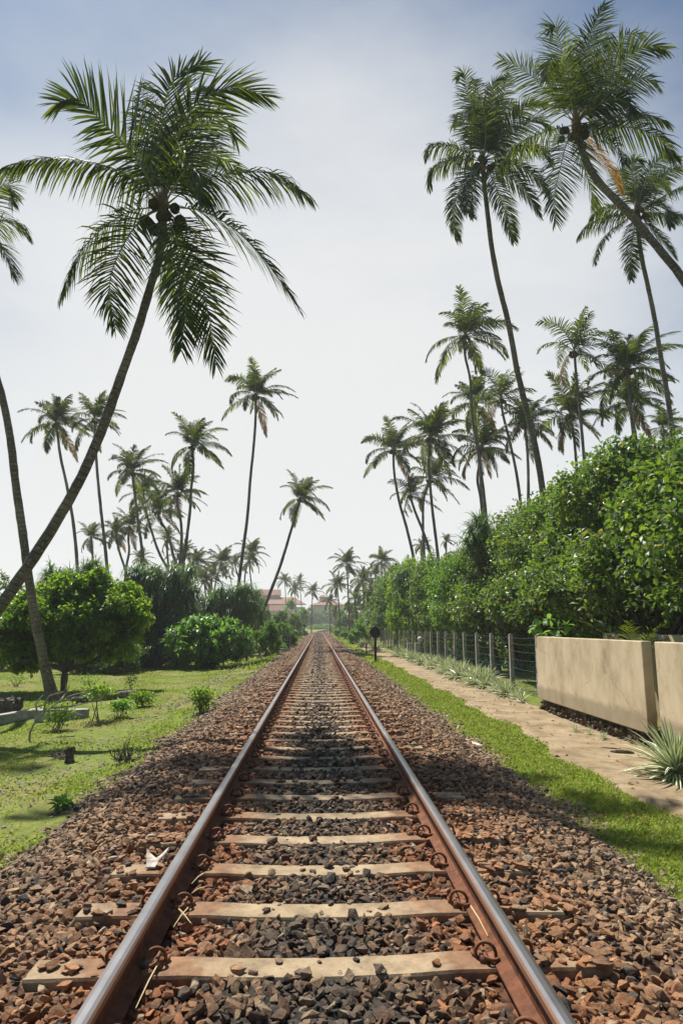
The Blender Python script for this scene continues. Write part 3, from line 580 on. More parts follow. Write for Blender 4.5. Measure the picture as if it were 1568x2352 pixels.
hero('palm at the left edge on the lawn behind the crossing trunk, crown mostly cut off',
     [(-80, 560), (-62, 700), (-30, 800), (0, 890), (20, 980), (38, 1120), (55, 1240), (68, 1340), (85, 1440), (104, 1530), (127, 1606)], 19.9, 19.0, (-85, 545), [
     D_((-40, 480), (0, 430), (18, 425), (30, 470), d=-.5, g=.4), D_((-30, 525), (20, 505), (45, 515), (66, 540), d=.4, g=.6), D_((-50, 560), (-10, 555), (15, 590), (31, 636), d=0, g=.3),
     D_((-120, 470), (-160, 400), (-230, 390), (-290, 440), g=.4), D_((-100, 440), (-110, 330), (-90, 280), (-50, 290), d=1, g=.3), D_((-130, 540), (-220, 530), (-300, 570), (-340, 650), g=.5), D_((-100, 600), (-150, 680), (-170, 760), (-160, 830), g=.3), D_((-70, 600), (-50, 700), (-40, 780), (-45, 830), g=.3), D_((-60, 470), (-60, 380), (-110, 320), (-170, 300), d=2, g=.3)],
     .72, .14, .09, 8, 1.7)
hero('tallest bare trunk rising from the broad leaved trees, first high crown right of open sky',
     [(1108, 384), (1112, 430), (1119, 490), (1131, 584), (1148, 667), (1165, 735), (1190, 865), (1213, 960), (1235, 1060), (1255, 1220), (1266, 1400)], 25.0, 25.0, (1108, 370), [
     D_((1090, 290), (1072, 220), (1060, 168), (1048, 180), r=.3, g=.2), D_((1100, 280), (1098, 220), (1087, 182), (1078, 190), d=1, g=.2), D_((1125, 290), (1130, 230), (1138, 185), (1150, 178), d=-.5, r=.5, g=.2),
     D_((1125, 310), (1150, 240), (1165, 175), (1168, 168), d=1, g=.2), D_((1145, 320), (1190, 265), (1222, 235), (1250, 240), r=-.2, g=.3), D_((1145, 335), (1195, 295), (1240, 275), (1268, 300), d=.8, g=.4),
     D_((1060, 345), (1015, 332), (985, 335), (976, 362), g=.7), D_((1070, 365), (1025, 370), (990, 390), (983, 430), d=.5, g=.6), D_((1075, 400), (1050, 450), (1040, 510), (1050, 552), d=-.8, g=.3), D_((1090, 400), (1078, 440), (1072, 480), (1085, 500), d=-1.5, g=.3, m=0),
     D_((1130, 410), (1150, 460), (1168, 510), (1178, 555), d=-.8, g=.3), D_((1150, 395), (1190, 420), (1220, 460), (1237, 496), d=-.3, g=.4), D_((1160, 375), (1200, 385), (1235, 410), (1258, 455), d=-.3, g=.4),
     D_((1160, 350), (1200, 335), (1240, 340), (1266, 375), g=.6), D_((1115, 300), (1110, 250), (1090, 240), (1075, 270), d=-1.5, g=.3), D_((1130, 300), (1160, 240), (1180, 240), (1195, 270), d=1.8, g=.3), D_((1085, 310), (1060, 270), (1050, 260), (1040, 290), d=1.5, g=.3)],
     .72, .15, .095, 10)
hero('leaning palm in the upper right corner with one orange dying frond under its crown',
     [(1322, 300), (1331, 330), (1356, 392), (1394, 440), (1436, 481), (1498, 555), (1568, 642), (1630, 760), (1680, 960), (1710, 1250), (1722, 1560)], 16.5, 18.0, (1322, 285), [
     D_((1330, 190), (1345, 110), (1372, 40), (1388, 8), r=.6, g=.12, L=1.1, w=(.2, 0, .2)), D_((1310, 200), (1290, 120), (1270, 60), (1262, 75), r=-.3, g=.2), D_((1305, 210), (1285, 140), (1270, 130), (1252, 185), d=-1.5, g=.3),
     D_((1270, 225), (1220, 175), (1180, 148), (1150, 137), g=.8, L=.8), D_((1350, 200), (1400, 130), (1440, 80), (1475, 75), d=1, g=.2, L=1.1), D_((1365, 210), (1430, 140), (1490, 105), (1528, 112), r=-.3, g=.25, L=1.15),
     D_((1370, 230), (1430, 195), (1480, 180), (1508, 190), d=.6, g=.3, L=1.1), D_((1365, 245), (1410, 225), (1440, 235), (1450, 262), d=-1, g=.4), D_((1340, 180), (1350, 120), (1380, 90), (1430, 120), d=2, g=.3), D_((1380, 275), (1440, 262), (1500, 268), (1534, 284), g=.7, L=.85),
     D_((1385, 295), (1460, 295), (1520, 325), (1550, 368), g=.6, L=.95), D_((1360, 300), (1395, 320), (1420, 345), (1432, 378), d=-1.2, g=.3, L=.8), D_((1300, 330), (1285, 390), (1272, 450), (1275, 512), d=-.8, g=.2, L=.95), D_((1330, 345), (1345, 400), (1358, 440), (1360, 482), d=.5, g=.2, L=.85),
     D_((1260, 300), (1210, 320), (1170, 345), (1150, 385), d=.5, g=.8, L=.85), D_((1345, 320), (1375, 360), (1405, 400), (1424, 442), d=.8, g=.45, L=.62, m=2, lab='orange dying frond'), D_((1340, 230), (1370, 170), (1400, 160), (1440, 190), d=2.2, g=.4), D_((1310, 240), (1290, 190), (1300, 150), (1330, 130), d=2, g=.3)],
     .85, .16, .10, 10)
hero('palm cut by the right edge, its crown behind the leaning trunk, slim straight trunk',
     [(1462, 500), (1465, 540), (1475, 605), (1489, 667), (1502, 731), (1513, 800), (1533, 920), (1547, 1030), (1556, 1160)], 27.0, 27.0, (1462, 485), [
     D_((1455, 420), (1450, 385), (1458, 365), (1475, 372), g=.3), D_((1475, 430), (1500, 380), (1530, 358), (1560, 362), r=.3, g=.25), D_((1490, 440), (1530, 400), (1565, 388), (1590, 400), g=.3), D_((1500, 465), (1540, 440), (1570, 430), (1595, 450), d=.5, g=.5),
     D_((1500, 490), (1545, 490), (1580, 505), (1600, 530), g=.7), D_((1425, 480), (1390, 478), (1365, 490), (1352, 510), d=.8, g=.5), D_((1420, 495), (1375, 505), (1340, 525), (1325, 545), g=.7), D_((1430, 510), (1395, 535), (1372, 570), (1364, 604), d=-.5, g=.3),
     D_((1455, 530), (1450, 570), (1448, 610), (1448, 642), d=-.6, g=.2), D_((1490, 520), (1515, 545), (1535, 570), (1548, 592), d=-.2, g=.3), D_((1440, 440), (1420, 410), (1425, 390), (1440, 400), d=1.2, g=.4), D_((1480, 440), (1500, 410), (1520, 415), (1535, 440), d=1.5, g=.4), D_((1490, 475), (1510, 465), (1530, 480), (1540, 520), d=-1.2, g=.3, m=0)],
     .66, .14, .09, 8)
for a in [
 ('tall slim palm alone against the pale sky, left of the track, tallest of that side', [(587, 912), (587, 960), (583, 1020), (575, 1100), (568, 1190), (556, 1280), (545, 1370), (541, 1412)], 52, 55, 68, 0, 0),
 ('lone palm leaning right toward the track, between the tall slim palm and the bend', [(689, 1150), (683, 1168), (665, 1230), (640, 1310), (615, 1375), (597, 1425)], 54, 58, 56, 1, 2),
 ('left one of the twin palms above the round light green tree', [(130, 978), (133, 1000), (138, 1040), (155, 1120), (170, 1210), (178, 1300)], 50, 52, 68, 2, 0),
 ('right one of the twin palms over the round tree, trunk passing behind the bent trunk', [(218, 968), (219, 1000), (222, 1060), (230, 1150), (240, 1240), (247, 1310)], 50, 52, 62, 3, 1),
 ('highest palm of the left cluster, its grey trunk running down before the dark screw pines', [(442, 1030), (444, 1080), (439, 1124), (437, 1167), (430, 1229), (423, 1286), (418, 1340), (416, 1410)], 42, 44, 68, 1, 2),
 ('palm just left of the highest palm of the left cluster, trunk almost touching its trunk', [(407, 1138), (408, 1160), (416, 1202), (417, 1255), (411, 1316), (410, 1345)], 56, 58, 58, 4, 1),
 ('bushy crowned palm at the top left of the left cluster', [(304, 1088), (308, 1120), (315, 1180), (325, 1250), (332, 1310)], 58, 60, 60, 5, 0),
 ('palm with brown dying leaves tucked behind the bushy crown of the left cluster', [(330, 1138), (336, 1176), (350, 1225), (368, 1275), (385, 1306)], 66, 68, 44, 4, None),
 ('palm in the middle of the left cluster with a curved trunk leaning left', [(362, 1178), (369, 1196), (381, 1216), (390, 1240), (398, 1276), (409, 1304)], 62, 64, 50, 0, 0),
 ('small palm of the left cluster with a nearly upright trunk beside a slanting one', [(297, 1214), (295, 1237), (297, 1263), (291, 1300)], 70, 72, 46, 3, 0),
 ('small palm of the left cluster whose slanting trunk meets its upright neighbour at the bushes', [(267, 1226), (269, 1241), (276, 1272), (286, 1302)], 72, 74, 38, 2, None),
 ('drooping palm low in the left cluster, right of the curved trunk', [(384, 1244), (384, 1260), (388, 1311)], 76, 78, 38, 6, 1),
 ('yellowish palm low behind the two close trunks of the left cluster', [(420, 1278), (419, 1300), (416, 1350)], 84, 86, 32, 4, None),
 ('lowest little palm of the left cluster, barely above the bushes', [(324, 1285), (325, 1300), (327, 1325)], 88, 90, 24, 5, None),
 ('low palm between the twin palm trunks, its leaves just above the bushes', [(210, 1236), (212, 1258), (215, 1310)], 70, 72, 34, 1, None),
 ('hazy palm just right of the left cluster', [(452, 1296), (460, 1320), (478, 1360)], 92, 95, 35, 2, None, 1),
 ('hazy palm in the middle of the far row behind the left bushes', [(508, 1296), (500, 1320), (490, 1370)], 96, 98, 38, 5, None, 1),
 ('hazy palm of the far row next to the tall slim trunk', [(540, 1300), (546, 1320), (556, 1360)], 100, 102, 28, 6, None, 1),
 ('low hazy brownish palm in the far row behind the left bushes', [(487, 1328), (486, 1345), (484, 1385)], 90, 92, 33, 3, None, 1),
 ('lowest hazy palm of the far row, just above the screw pines', [(468, 1332), (470, 1345), (474, 1380)], 86, 88, 26, 0, None, 1),
 ('medium palm right behind the tall slim trunk, with dark drooping leaves', [(576, 1272), (571, 1290), (565, 1308), (561, 1350)], 98, 100, 33, 5, None, 1),
 ('short palm sharing its spot with the medium palm behind the tall slim trunk, slanting right', [(572, 1290), (574, 1312), (579, 1355)], 104, 106, 24, 1, None, 1),
 ('tiny palm on a thin trunk over the red roofs, leftmost of three there', [(653, 1335), (655, 1352), (656, 1388)], 190, 195, 17, 0, None, 1),
 ('tiny palm over the red roofs, highest of the close pair', [(687, 1338), (689, 1352), (692, 1388)], 200, 200, 18, 3, None, 1),
 ('tiny palm over the red roofs, lower one of the close pair', [(676, 1354), (678, 1368), (679, 1395)], 180, 185, 18, 2, None, 1),
 ('small round palm standing in front of the stepped red roof', [(718, 1361), (717, 1375), (716, 1400)], 160, 165, 20, 5, None, 1),
 ('palm with a pale straight trunk above the bend, right of the track', [(796, 1298), (798, 1330), (800, 1380), (802, 1432)], 98, 100, 34, 5, None, 1),
 ('bushy palm right behind the pale straight trunk near the bend', [(832, 1337), (834, 1360), (836, 1420)], 100, 104, 36, 2, None, 1),
 ('palm sticking up from the hazy mass right of the bend, spiky crown', [(876, 1291), (876, 1310), (878, 1380)], 92, 94, 28, 0, None, 1),
 ('palm filling the hazy mass below the spiky crown', [(862, 1325), (862, 1345), (862, 1420)], 96, 98, 32, 6, None, 1),
 ('low palm with drooping tips at the left of the hazy mass near the bend', [(774, 1347), (776, 1365), (780, 1430)], 118, 120, 28, 4, None, 1),
 ('little palm beside the stepped red roof, behind the bend', [(757, 1382), (757, 1392), (758, 1430)], 150, 155, 18, 1, None, 1),
 ('lowest little palm at the bend below the red roof', [(768, 1408), (769, 1418), (770, 1445)], 130, 132, 17, 3, None, 1),
 ('short palm just in front of the pale straight trunk near the bend, arching leaves', [(815, 1382), (816, 1400), (818, 1445)], 84, 86, 30, 6, None, 1),
 ('palm low in the hazy mass, right next to the first broad leaved trees', [(845, 1375), (845, 1395), (846, 1440)], 80, 82, 28, 4, None, 1),
 ('palm leaning left, leftmost high crown of the right hand cluster', [(903, 1038), (904, 1075), (916, 1150), (934, 1215), (946, 1265)], 58, 60, 56, 0, 1),
 ('straight pale trunked palm with coconuts, second crown from the left in the right hand cluster', [(988, 1012), (984, 1060), (989, 1135), (997, 1210), (1004, 1266)], 46, 48, 72, 5, 1),
 ('smaller palm under the leftmost crown of the right hand cluster, dark coconuts and bent trunk', [(942, 1142), (951, 1170), (971, 1220), (986, 1266)], 56, 58, 47, 6, 1),
 ('palm hidden behind the straight pale trunk, its arched leaf reaching right', [(988, 1104), (975, 1135), (971, 1200), (973, 1262)], 60, 62, 58, 3, 0),
 ('little palm at the foot of the right hand cluster, peeping over the hedge', [(968, 1255), (969, 1265), (970, 1290)], 70, 72, 22, 2, None, 1),
 ('smallest palm tip peeping over the hedge right of the straight pale trunk', [(1024, 1243), (1024, 1255), (1024, 1285)], 76, 78, 17, 1, None, 1),
 ('tall palm with coconuts whose trunk runs just left of the longest trunk', [(1068, 778), (1066, 800), (1079, 870), (1084, 960), (1099, 1050), (1111, 1140)], 40, 42, 80, 1, 0),
 ('palm behind the trunk of the tall coconut bearing palm, crown halfway up it', [(1088, 930), (1092, 970), (1100, 1060), (1106, 1145)], 48, 50, 60, 2, 1),
 ('palm between the two longest trunks with its own slim slanting trunk', [(1150, 922), (1154, 950), (1169, 1010), (1184, 1080)], 42, 44, 70, 6, 0),
 ('low palm over the hedge with yellowish hanging leaves, left of the longest trunk', [(1104, 1032), (1100, 1070), (1096, 1090), (1104, 1150)], 44, 46, 66, 4, 0),
 ('palm half hidden behind the longest trunk just above the hedge', [(1204, 980), (1208, 1010), (1212, 1080)], 40, 42, 58, 5, 1),
 ('palm with a broad open crown standing alone between the longest trunk and the right edge', [(1319, 812), (1320, 835), (1329, 925), (1339, 1035)], 34, 35, 88, 6, 0),
 ('dense dark crowned palm near the right edge, beside the slim straight trunk', [(1438, 855), (1442, 890), (1448, 950), (1455, 1015)], 32, 33, 88, 5, 1),
 ('palm under the dense dark crown near the right edge, drooping to the hedge', [(1440, 930), (1452, 965), (1462, 1020)], 36, 37, 66, 2, None),
 ('palm low over the hedge with one golden leaf hanging by its trunk', [(1309, 958), (1314, 982), (1321, 1045)], 38, 39, 76, 4, 1),
 ('little palm peeping over the hedge at the right edge', [(1520, 985), (1521, 1000), (1523, 1030)], 38, 39, 44, 1, None),
 ]:
    palm(*a[:7], far=len(a) > 7, sc=1.13 if a[1][0][0] > 840 and a[3] < 65 else 1.0)

# ------------------------------------------------------------------ broad leaved trees and shrubs
def broad(name, label, cat, base, lumps, n, size, mat, group=None, twig=.26, per=10, trunk_r=.12, droop=.3, wr=.7, stems=None, inner=.3, bark='wood'):
    base = np.array(base, float); root = empty(name, base); tag(root, label, cat, group)
    lumps = np.array(lumps, float); big = lumps; sub = []
    for l_ in lumps:
        ns = 20 if n > 9000 else 9; dd = unit(rng.normal(size=(ns, 3))); k_ = rng.uniform(.26, .48, ns)
        for d_, kk_ in zip(dd, k_): sub.append(np.concatenate([l_[:3] + d_ * l_[3:] * (1.02 - kk_ * .75), l_[3:] * kk_]))
    lumps = np.array(sub); area = (lumps[:, 3] * lumps[:, 4] + lumps[:, 3] * lumps[:, 5] + lumps[:, 4] * lumps[:, 5]); pr = area / area.sum(); nt_ = int(n / per)
    w_ = rng.choice(len(lumps), nt_, p=pr); dv = unit(rng.normal(size=(nt_, 3))); dv[:, 2] = np.where(dv[:, 2] < -.55, -dv[:, 2], dv[:, 2])
    r = 1 - np.abs(rng.normal(0, .2, nt_)); isn = rng.uniform(0, 1, nt_) < inner; r = np.where(isn, rng.uniform(.25, .9, nt_), r); r = r * (1 + .10 * np.sin(dv[:, 0] * 7 + w_) * np.sin(dv[:, 1] * 6 + dv[:, 2] * 5)) + (rng.uniform(0, 1, nt_) < .06) * .30
    C = lumps[w_, :3] + dv * lumps[w_, 3:6] * r[:, None]; gl = gz(C[:, 0], C[:, 1]) + .08; C[:, 2] = np.maximum(C[:, 2], gl + rng.uniform(0, .2, nt_))
    tw = unit(dv + rng.normal(0, .5, (nt_, 3)) + np.array([0, 0, .25])); i = np.repeat(np.arange(nt_), per); N_ = len(i); s = rng.uniform(-.5, .5, N_)[:, None]
    Pp = C[i] + tw[i] * s * twig * 2 + rng.normal(0, twig * .28, (N_, 3)); D = unit(tw[i] * .4 + rng.normal(0, .75, (N_, 3)) + np.array([0, 0, -droop])); Nn = unit(np.array([0, 0, 1.0]) + dv[i] * .5 + rng.normal(0, .45, (N_, 3)))
    Lg = size * rng.uniform(.65, 1.2, N_); v, t = diamonds(Pp - base, D, Nn, Lg, Lg * wr)
    link('crown', mesh_np('crown', v, [t], [M[mat]]), root)
    b = MB(); st = stems or [(0, 0)]
    for (ox, oy) in st:
        b0 = np.array([ox, oy, -.15]); L0 = big[:, :3] - base
        for k_, lc in enumerate(L0):
            fork = np.array([ox * 1.4, oy * 1.4, max(.3, L0[:, 2].min() * .45)])
            mid = fork + (lc - fork) * .5 + rng.normal(0, .12, 3) * np.linalg.norm(lc) * .25
            p = spline([b0, fork, mid, lc], 12); b.tube(p, np.linspace(trunk_r, trunk_r * .25, 12), 7, rough=.06)
            for _ in range(4):
                e = lc + unit(rng.normal(size=3)) * big[k_, 3:6] * .8; b.tube(spline([mid, (mid + e) / 2 + rng.normal(0, .1, 3), e], 6), np.linspace(trunk_r * .35, .01, 6), 5)
    b.build('trunk', M[bark], root, True); return root
g_ = lambda x, y: (x, y, float(gz(x, y)))
HG = 'broad leaved trees of the tall hedge on the right'
def T(px, py, Y): return aty(px, py, Y)
broad('hedge_tree', 'dark broad leaved tree filling the right edge above the plastered panels', 'tree', g_(8.6, 13.2), [(8.2, 13.2, 3.6, 1.8, 2.3, 1.75), (9.6, 14.5, 4.0, 2.0, 2.4, 2.0), (7.3, 11.2, 3.1, 1.5, 1.9, 1.45), (9.0, 11.0, 3.6, 1.6, 1.7, 1.5), (7.7, 15.0, 3.1, 1.6, 1.6, 1.6), (7.4, 12.0, 2.55, 1.3, 3.0, .85), (7.3, 15.6, 2.6, 1.2, 1.4, .85), (7.2, 8.0, 2.5, 1.4, 2.0, .85), (8.3, 12.6, 2.1, 1.0, 2.2, .9), (7.6, 9.0, 3.4, 1.6, 1.6, 1.3), (8.6, 9.5, 2.0, 1.0, 2.0, 1.2)], 62000, .165, 'hibiscus', HG, trunk_r=.10, stems=[(-.6, 1), (.3, -.8)])
broad('hedge_tree', 'tallest broad leaved tree of the hedge, under the alone standing broad palm crown', 'tree', g_(9.4, 19), [(8.6, 18.2, 4.7, 1.9, 2.0, 1.9), (10.4, 19.3, 5.2, 2.0, 2.2, 1.8), (8.2, 17.8, 3.1, 1.4, 1.9, 1.4), (8.0, 19.8, 3.3, 1.6, 1.6, 1.6), (7.4, 18.4, 2.75, 1.3, 2.4, .95), (6.7, 18.6, 2.4, .8, 1.8, .7)], 46000, .165, 'hibiscus', HG, trunk_r=.11, stems=[(-.8, -.6), (.5, .6)])
broad('hedge_tree', 'glossy broad leaved tree at the foot of the longest palm trunk', 'tree', g_(9.2, 24), [(8.3, 23.2, 4.6, 1.8, 2.0, 1.8), (9.8, 24.5, 5.3, 1.8, 2.0, 1.9), (7.8, 23.8, 3.0, 1.4, 2.0, 1.3), (7.4, 22.8, 2.7, 1.3, 2.4, .95), (6.7, 23, 2.3, .8, 2.4, .7), (8.6, 25.6, 4.4, 1.7, 1.8, 1.8)], 34000, .16, 'hibiscus', HG, stems=[(-.8, 0), (.5, .6)])
broad('hedge_tree', 'sunlit broad leaved tree beside the screw pine heads, behind the wire fence', 'tree', g_(8.8, 29.5), [(8.0, 29, 4.5, 1.7, 2.0, 1.8), (9.4, 30, 5.2, 1.8, 2.0, 1.8), (7.5, 29, 3.0, 1.3, 2.0, 1.3), (7.4, 28.5, 2.7, 1.3, 2.6, .95), (6.7, 28.5, 2.3, .8, 2.8, .7)], 26000, .165, 'hibiscus', HG, stems=[(-.8, 0), (.3, .6)])
broad('hedge_tree', 'bright yellowish green tree behind the fence, just right of the screw pine heads seen low', 'tree', g_(8.3, 36), [(7.6, 35.5, 3.6, 1.6, 2.2, 1.8), (8.9, 36.5, 4.4, 1.8, 2.2, 1.7), (7.2, 35.2, 2.3, 1.2, 2.6, .9), (7.4, 38, 3.8, 1.4, 1.6, 1.6)], 22000, .17, 'shrub', HG)
broad('hedge_tree', 'bright tree behind the fence where the two gate pillars stand', 'tree', g_(8.2, 43.5), [(7.6, 43, 3.8, 1.7, 2.4, 1.9), (8.8, 44.5, 4.6, 1.8, 2.4, 1.9), (7.2, 42.5, 2.4, 1.2, 3.0, .9)], 17000, .19, 'hibiscus', HG)
broad('hedge_tree', 'fresh green tree right above the dark diamond board', 'tree', g_(7.9, 53), [(7.4, 52.5, 4.2, 1.9, 2.8, 2.2), (8.6, 54, 5.4, 2.0, 2.8, 2.2), (6.5, 51.5, 1.9, 1.2, 2.4, 1.6)], 15000, .21, 'almond', HG)
broad('hedge_tree', 'hedge tree left of the dark diamond board, where the trees start looking hazy', 'tree', g_(7.6, 66), [(7.0, 65, 4.0, 2.0, 3.2, 2.4), (8.4, 67, 5.6, 2.2, 3.0, 2.3), (6.0, 64, 1.8, 1.4, 2.8, 1.6)], 12000, .25, 'hibiscus', HG)
broad('hedge_tree', 'farthest hazy tree of the hedge, over the low bushes by the bend', 'tree', g_(8.2, 84), [(7.4, 83, 3.6, 2.2, 3.6, 2.8), (9, 86, 5.6, 2.8, 3.6, 2.6), (5.8, 80, 1.6, 1.4, 2.6, 1.5)], 10000, .30, 'shrub', HG)
broad('dark_shrub', 'deeply shaded undergrowth behind the plastered panels', 'shrub', g_(11.5, 13.5), [(11.5, 12, 1.4, 1.8, 2.6, 2.2), (12, 16, 1.6, 1.8, 2.6, 2.3), (11.5, 19.5, 1.5, 1.8, 2.4, 2.2)], 24000, .17, 'hibiscus', None, trunk_r=.06)
broad('dark_shrub', 'dark thicket under the hedge trees right behind the first ten fence posts', 'shrub', g_(9, 22), [(9.2, y_, 1.1, 1.1, 1.9, 1.7) for y_ in (17.5, 20, 22.5, 25, 27.5, 30, 32.5)] + [(8.1, 16.6, .8, .8, 1.2, 1.2), (8.2, 19.2, .8, .8, 1.6, 1.2)], 26000, .16, 'hibiscus', None, trunk_r=.03)
broad('dark_shrub', 'dark thicket under the hedge trees behind the far fence posts and the pillars', 'shrub', g_(8.8, 46), [(8.5, y_, 1.1, 1.2, 2.6, 1.8) for y_ in (36, 40, 44.5, 49, 54, 60, 66)], 24000, .22, 'hibiscus', None, trunk_r=.03)
broad('dark_shrub', 'deeply shaded undergrowth behind the nearest fence posts', 'shrub', g_(10.2, 24.5), [(10, 21.5, 1.5, 1.8, 2.6, 2.1), (10, 26.5, 1.5, 1.8, 2.8, 2.1), (9.8, 31.5, 1.5, 1.6, 2.8, 2.0)], 20000, .18, 'hibiscus', None, trunk_r=.06)
# left side
broad('round_tree', 'round light green tree with yellow tinted leaves and a short forked trunk on the lawn', 'tree', aty(147, 1577, 23.2), [tuple(T(160, 1412, 23.4)) + (1.85, 1.8, .95), tuple(T(70, 1450, 23.0)) + (1.35, 1.4, 1.05), tuple(T(262, 1425, 23.2)) + (1.15, 1.4, .95), tuple(T(185, 1362, 23.6)) + (1.1, 1.2, .72), tuple(T(255, 1375, 23.7)) + (1.0, 1.1, .72), tuple(T(105, 1380, 23.2)) + (.85, 1.0, .6), tuple(T(318, 1420, 23.5)) + (.5, .8, .5), tuple(T(222, 1330, 23.4)) + (.5, .6, .35), tuple(T(20, 1490, 22.8)) + (.9, 1.0, .75), tuple(T(175, 1488, 22.7)) + (.65, .7, .45), tuple(T(265, 1490, 23.4)) + (.6, .8, .5), tuple(T(75, 1505, 23.4)) + (.9, .9, .6)], 46000, .15, 'almond', None, twig=.14, trunk_r=.10, droop=.5, inner=.4)
def bushes(L_):
    for (nm, lab, cat, px, pt, Y, wpx, n, size, mat, grp) in L_:
        top = aty(px, pt, Y); g = float(gz(top[0], Y)); h = top[2] - g; wd = wpx / 1500 * Y / 2; wd = max(wd, .3)
        lm = [(top[0], Y, g + h * .55, wd * .8, wd * .8, h * .46), (top[0] - wd * .45, Y - wd * .3, g + h * .38, wd * .55, wd * .6, h * .38), (top[0] + wd * .5, Y + wd * .2, g + h * .36, wd * .55, wd * .6, h * .38), (top[0] + wd * .1, Y - wd * .5, g + h * .22, wd * .7, wd * .5, h * .24)]
        broad(nm, lab, cat, (top[0], Y, g), lm, n, size, mat, grp, twig=max(.12, wd * .10), trunk_r=min(.12, .02 + h * .02))
LG = 'bushes along the left side of the track'; RG = 'low bushes along the right side of the track'
bushes([
 ('shrub', 'hazy low bush right at the outside of the bend, behind the rails', 'shrub', 742, 1436, 262, 74, 7000, .5, 'shrub', LG),
 ('shrub', 'dark undergrowth closing the lawn behind the round light green tree', 'shrub', 235, 1440, 33, 190, 12000, .16, 'hibiscus', LG),
 ('shrub', 'dark undergrowth at the foot of the screw pine behind the fan leaved shrub', 'shrub', 520, 1446, 52, 170, 9000, .2, 'hibiscus', LG),
 ('shrub', 'dark undergrowth between the two dark screw pine thickets', 'shrub', 440, 1432, 50, 90, 7000, .2, 'hibiscus', LG),
 ('shrub', 'pale green weedy shrub just right of the dark tall screw pines', 'shrub', 612, 1428, 44, 62, 6000, .12, 'shrub', LG),
 ('shrub', 'bushy shrub behind the inscribed distance post', 'shrub', 645, 1436, 56, 66, 7000, .15, 'shrub', LG),
 ('shrub', 'low leafy plant mound at the foot of the inscribed distance post', 'shrub', 640, 1474, 50, 34, 2500, .12, 'plumeria', LG),
 ('shrub', 'dark rounded bush above the inscribed distance post', 'shrub', 622, 1408, 72, 58, 7000, .20, 'pandanus', LG),
 ('shrub', 'silvery green low bush between the distance post and the far small board', 'shrub', 662, 1440, 80, 46, 5000, .2, 'shrub', LG),
 ('shrub', 'yellow green sunlit bush on the left of the bend', 'shrub', 674, 1410, 105, 40, 4500, .26, 'almond', LG),
 ('shrub', 'dark hanging bush left of the yellow green sunlit bush', 'shrub', 655, 1396, 100, 52, 6000, .26, 'pandanus', LG),
 ('shrub', 'low bush touching the track edge at the far left of the bend', 'shrub', 688, 1441, 130, 34, 3000, .28, 'shrub', LG),
 ('tree', 'pale brownish green tree in front of the left red roofs', 'tree', 676, 1377, 170, 62, 5000, .45, 'shrub', LG),
 ('tree', 'dense dark tree closing the view behind the bend, left half', 'tree', 716, 1394, 290, 62, 9000, .6, 'pandanus', None),
 ('tree', 'dense dark tree closing the view behind the bend, right half', 'tree', 765, 1400, 300, 66, 9000, .6, 'pandanus', None),
 ('tree', 'hazy tree behind the pale straight palm trunk', 'tree', 800, 1388, 150, 56, 6000, .42, 'shrub', None),
 ('tree', 'hazy green tree behind the low palms right of the bend', 'tree', 838, 1368, 120, 70, 7000, .36, 'hibiscus', None),
 ('tree', 'hazy tree on the skyline where the hedge meets the far palms', 'tree', 880, 1328, 105, 80, 8000, .34, 'hibiscus', None),
 ('shrub', 'small bush on the verge left of the dark diamond board', 'shrub', 800, 1444, 92, 44, 4000, .2, 'shrub', RG),
 ('shrub', 'big leaved bush on the verge nearest to the far end of the fence', 'shrub', 822, 1434, 70, 44, 4500, .2, 'plumeria', RG),
 ('shrub', 'bright green bush between the diamond board and the bend', 'shrub', 783, 1440, 120, 34, 3000, .24, 'almond', RG),
 ('shrub', 'low weeds bush hiding the track where it bends away', 'shrub', 772, 1447, 175, 26, 2500, .3, 'shrub', RG),
 ('tree', 'leafy tree over the far gap between left bushes and far palms', 'tree', 598, 1352, 90, 44, 7000, .24, 'shrub', LG),
 ('shrub', 'dark green shrub hugging the tall slim trunk on its left', 'shrub', 425, 1335, 62, 90, 8000, .2, 'pandanus', LG),
 ('shrub', 'dark hedge behind the round light green tree at the left edge', 'shrub', 22, 1322, 36, 120, 12000, .16, 'hibiscus', LG),
 ('shrub', 'shrub in the gap left of the fresh green fan leaved bush', 'shrub', 366, 1440, 46, 60, 5000, .16, 'shrub', LG),
])
# fan leaved shrub on the lawn: rosettes of long leaves at the branch tips
def rosette_bush(name, label, cat, px, pb, pt, Y, wpx, nros, Ln, Wd, mat, nper=13):
    b0 = aty(px, pb, Y); g = float(gz(b0[0], Y)); top = aty(px, pt, Y)[2]; h = top - g; wd = wpx / 1500 * Y / 2; root = empty(name, (b0[0], Y, g)); tag(root, label, cat)
    dv = unit(rng.normal(size=(nros, 3))); dv[:, 2] = np.where(dv[:, 2] < -.8, -dv[:, 2], dv[:, 2]); r = rng.uniform(.55, 1, nros)[:, None] * np.array([wd * 1.02, wd * .9, h * .52]); C = dv * r + np.array([0, 0, h * .50]); C[:, 2] = np.maximum(C[:, 2], .15)
    i = np.repeat(np.arange(nros), nper); n = len(i); ax = unit(dv * .6 + np.array([0, 0, .6]))[i]; d0 = unit(ax * .45 + unit(rng.normal(size=(n, 3))) * .95); v, q, t, _, _ = strips(C[i] + rng.normal(0, .03, (n, 3)), d0, Ln * rng.uniform(.7, 1.15, n), Wd, .25, 3, (.45, .95, 1.0))
    link('crown', mesh_np('crown', v, [q, t], [M[mat]]), root); b = MB()
    for k_ in range(0, nros, 3): b.tube(spline([(rng.uniform(-.12, .12), rng.uniform(-.1, .1), -.1), C[k_] * np.array([.4, .4, .55]) + np.array([0, 0, .05]), C[k_]], 7), np.linspace(.045, .014, 7), 5)
    b.build('trunk', M['wood'], root, True)
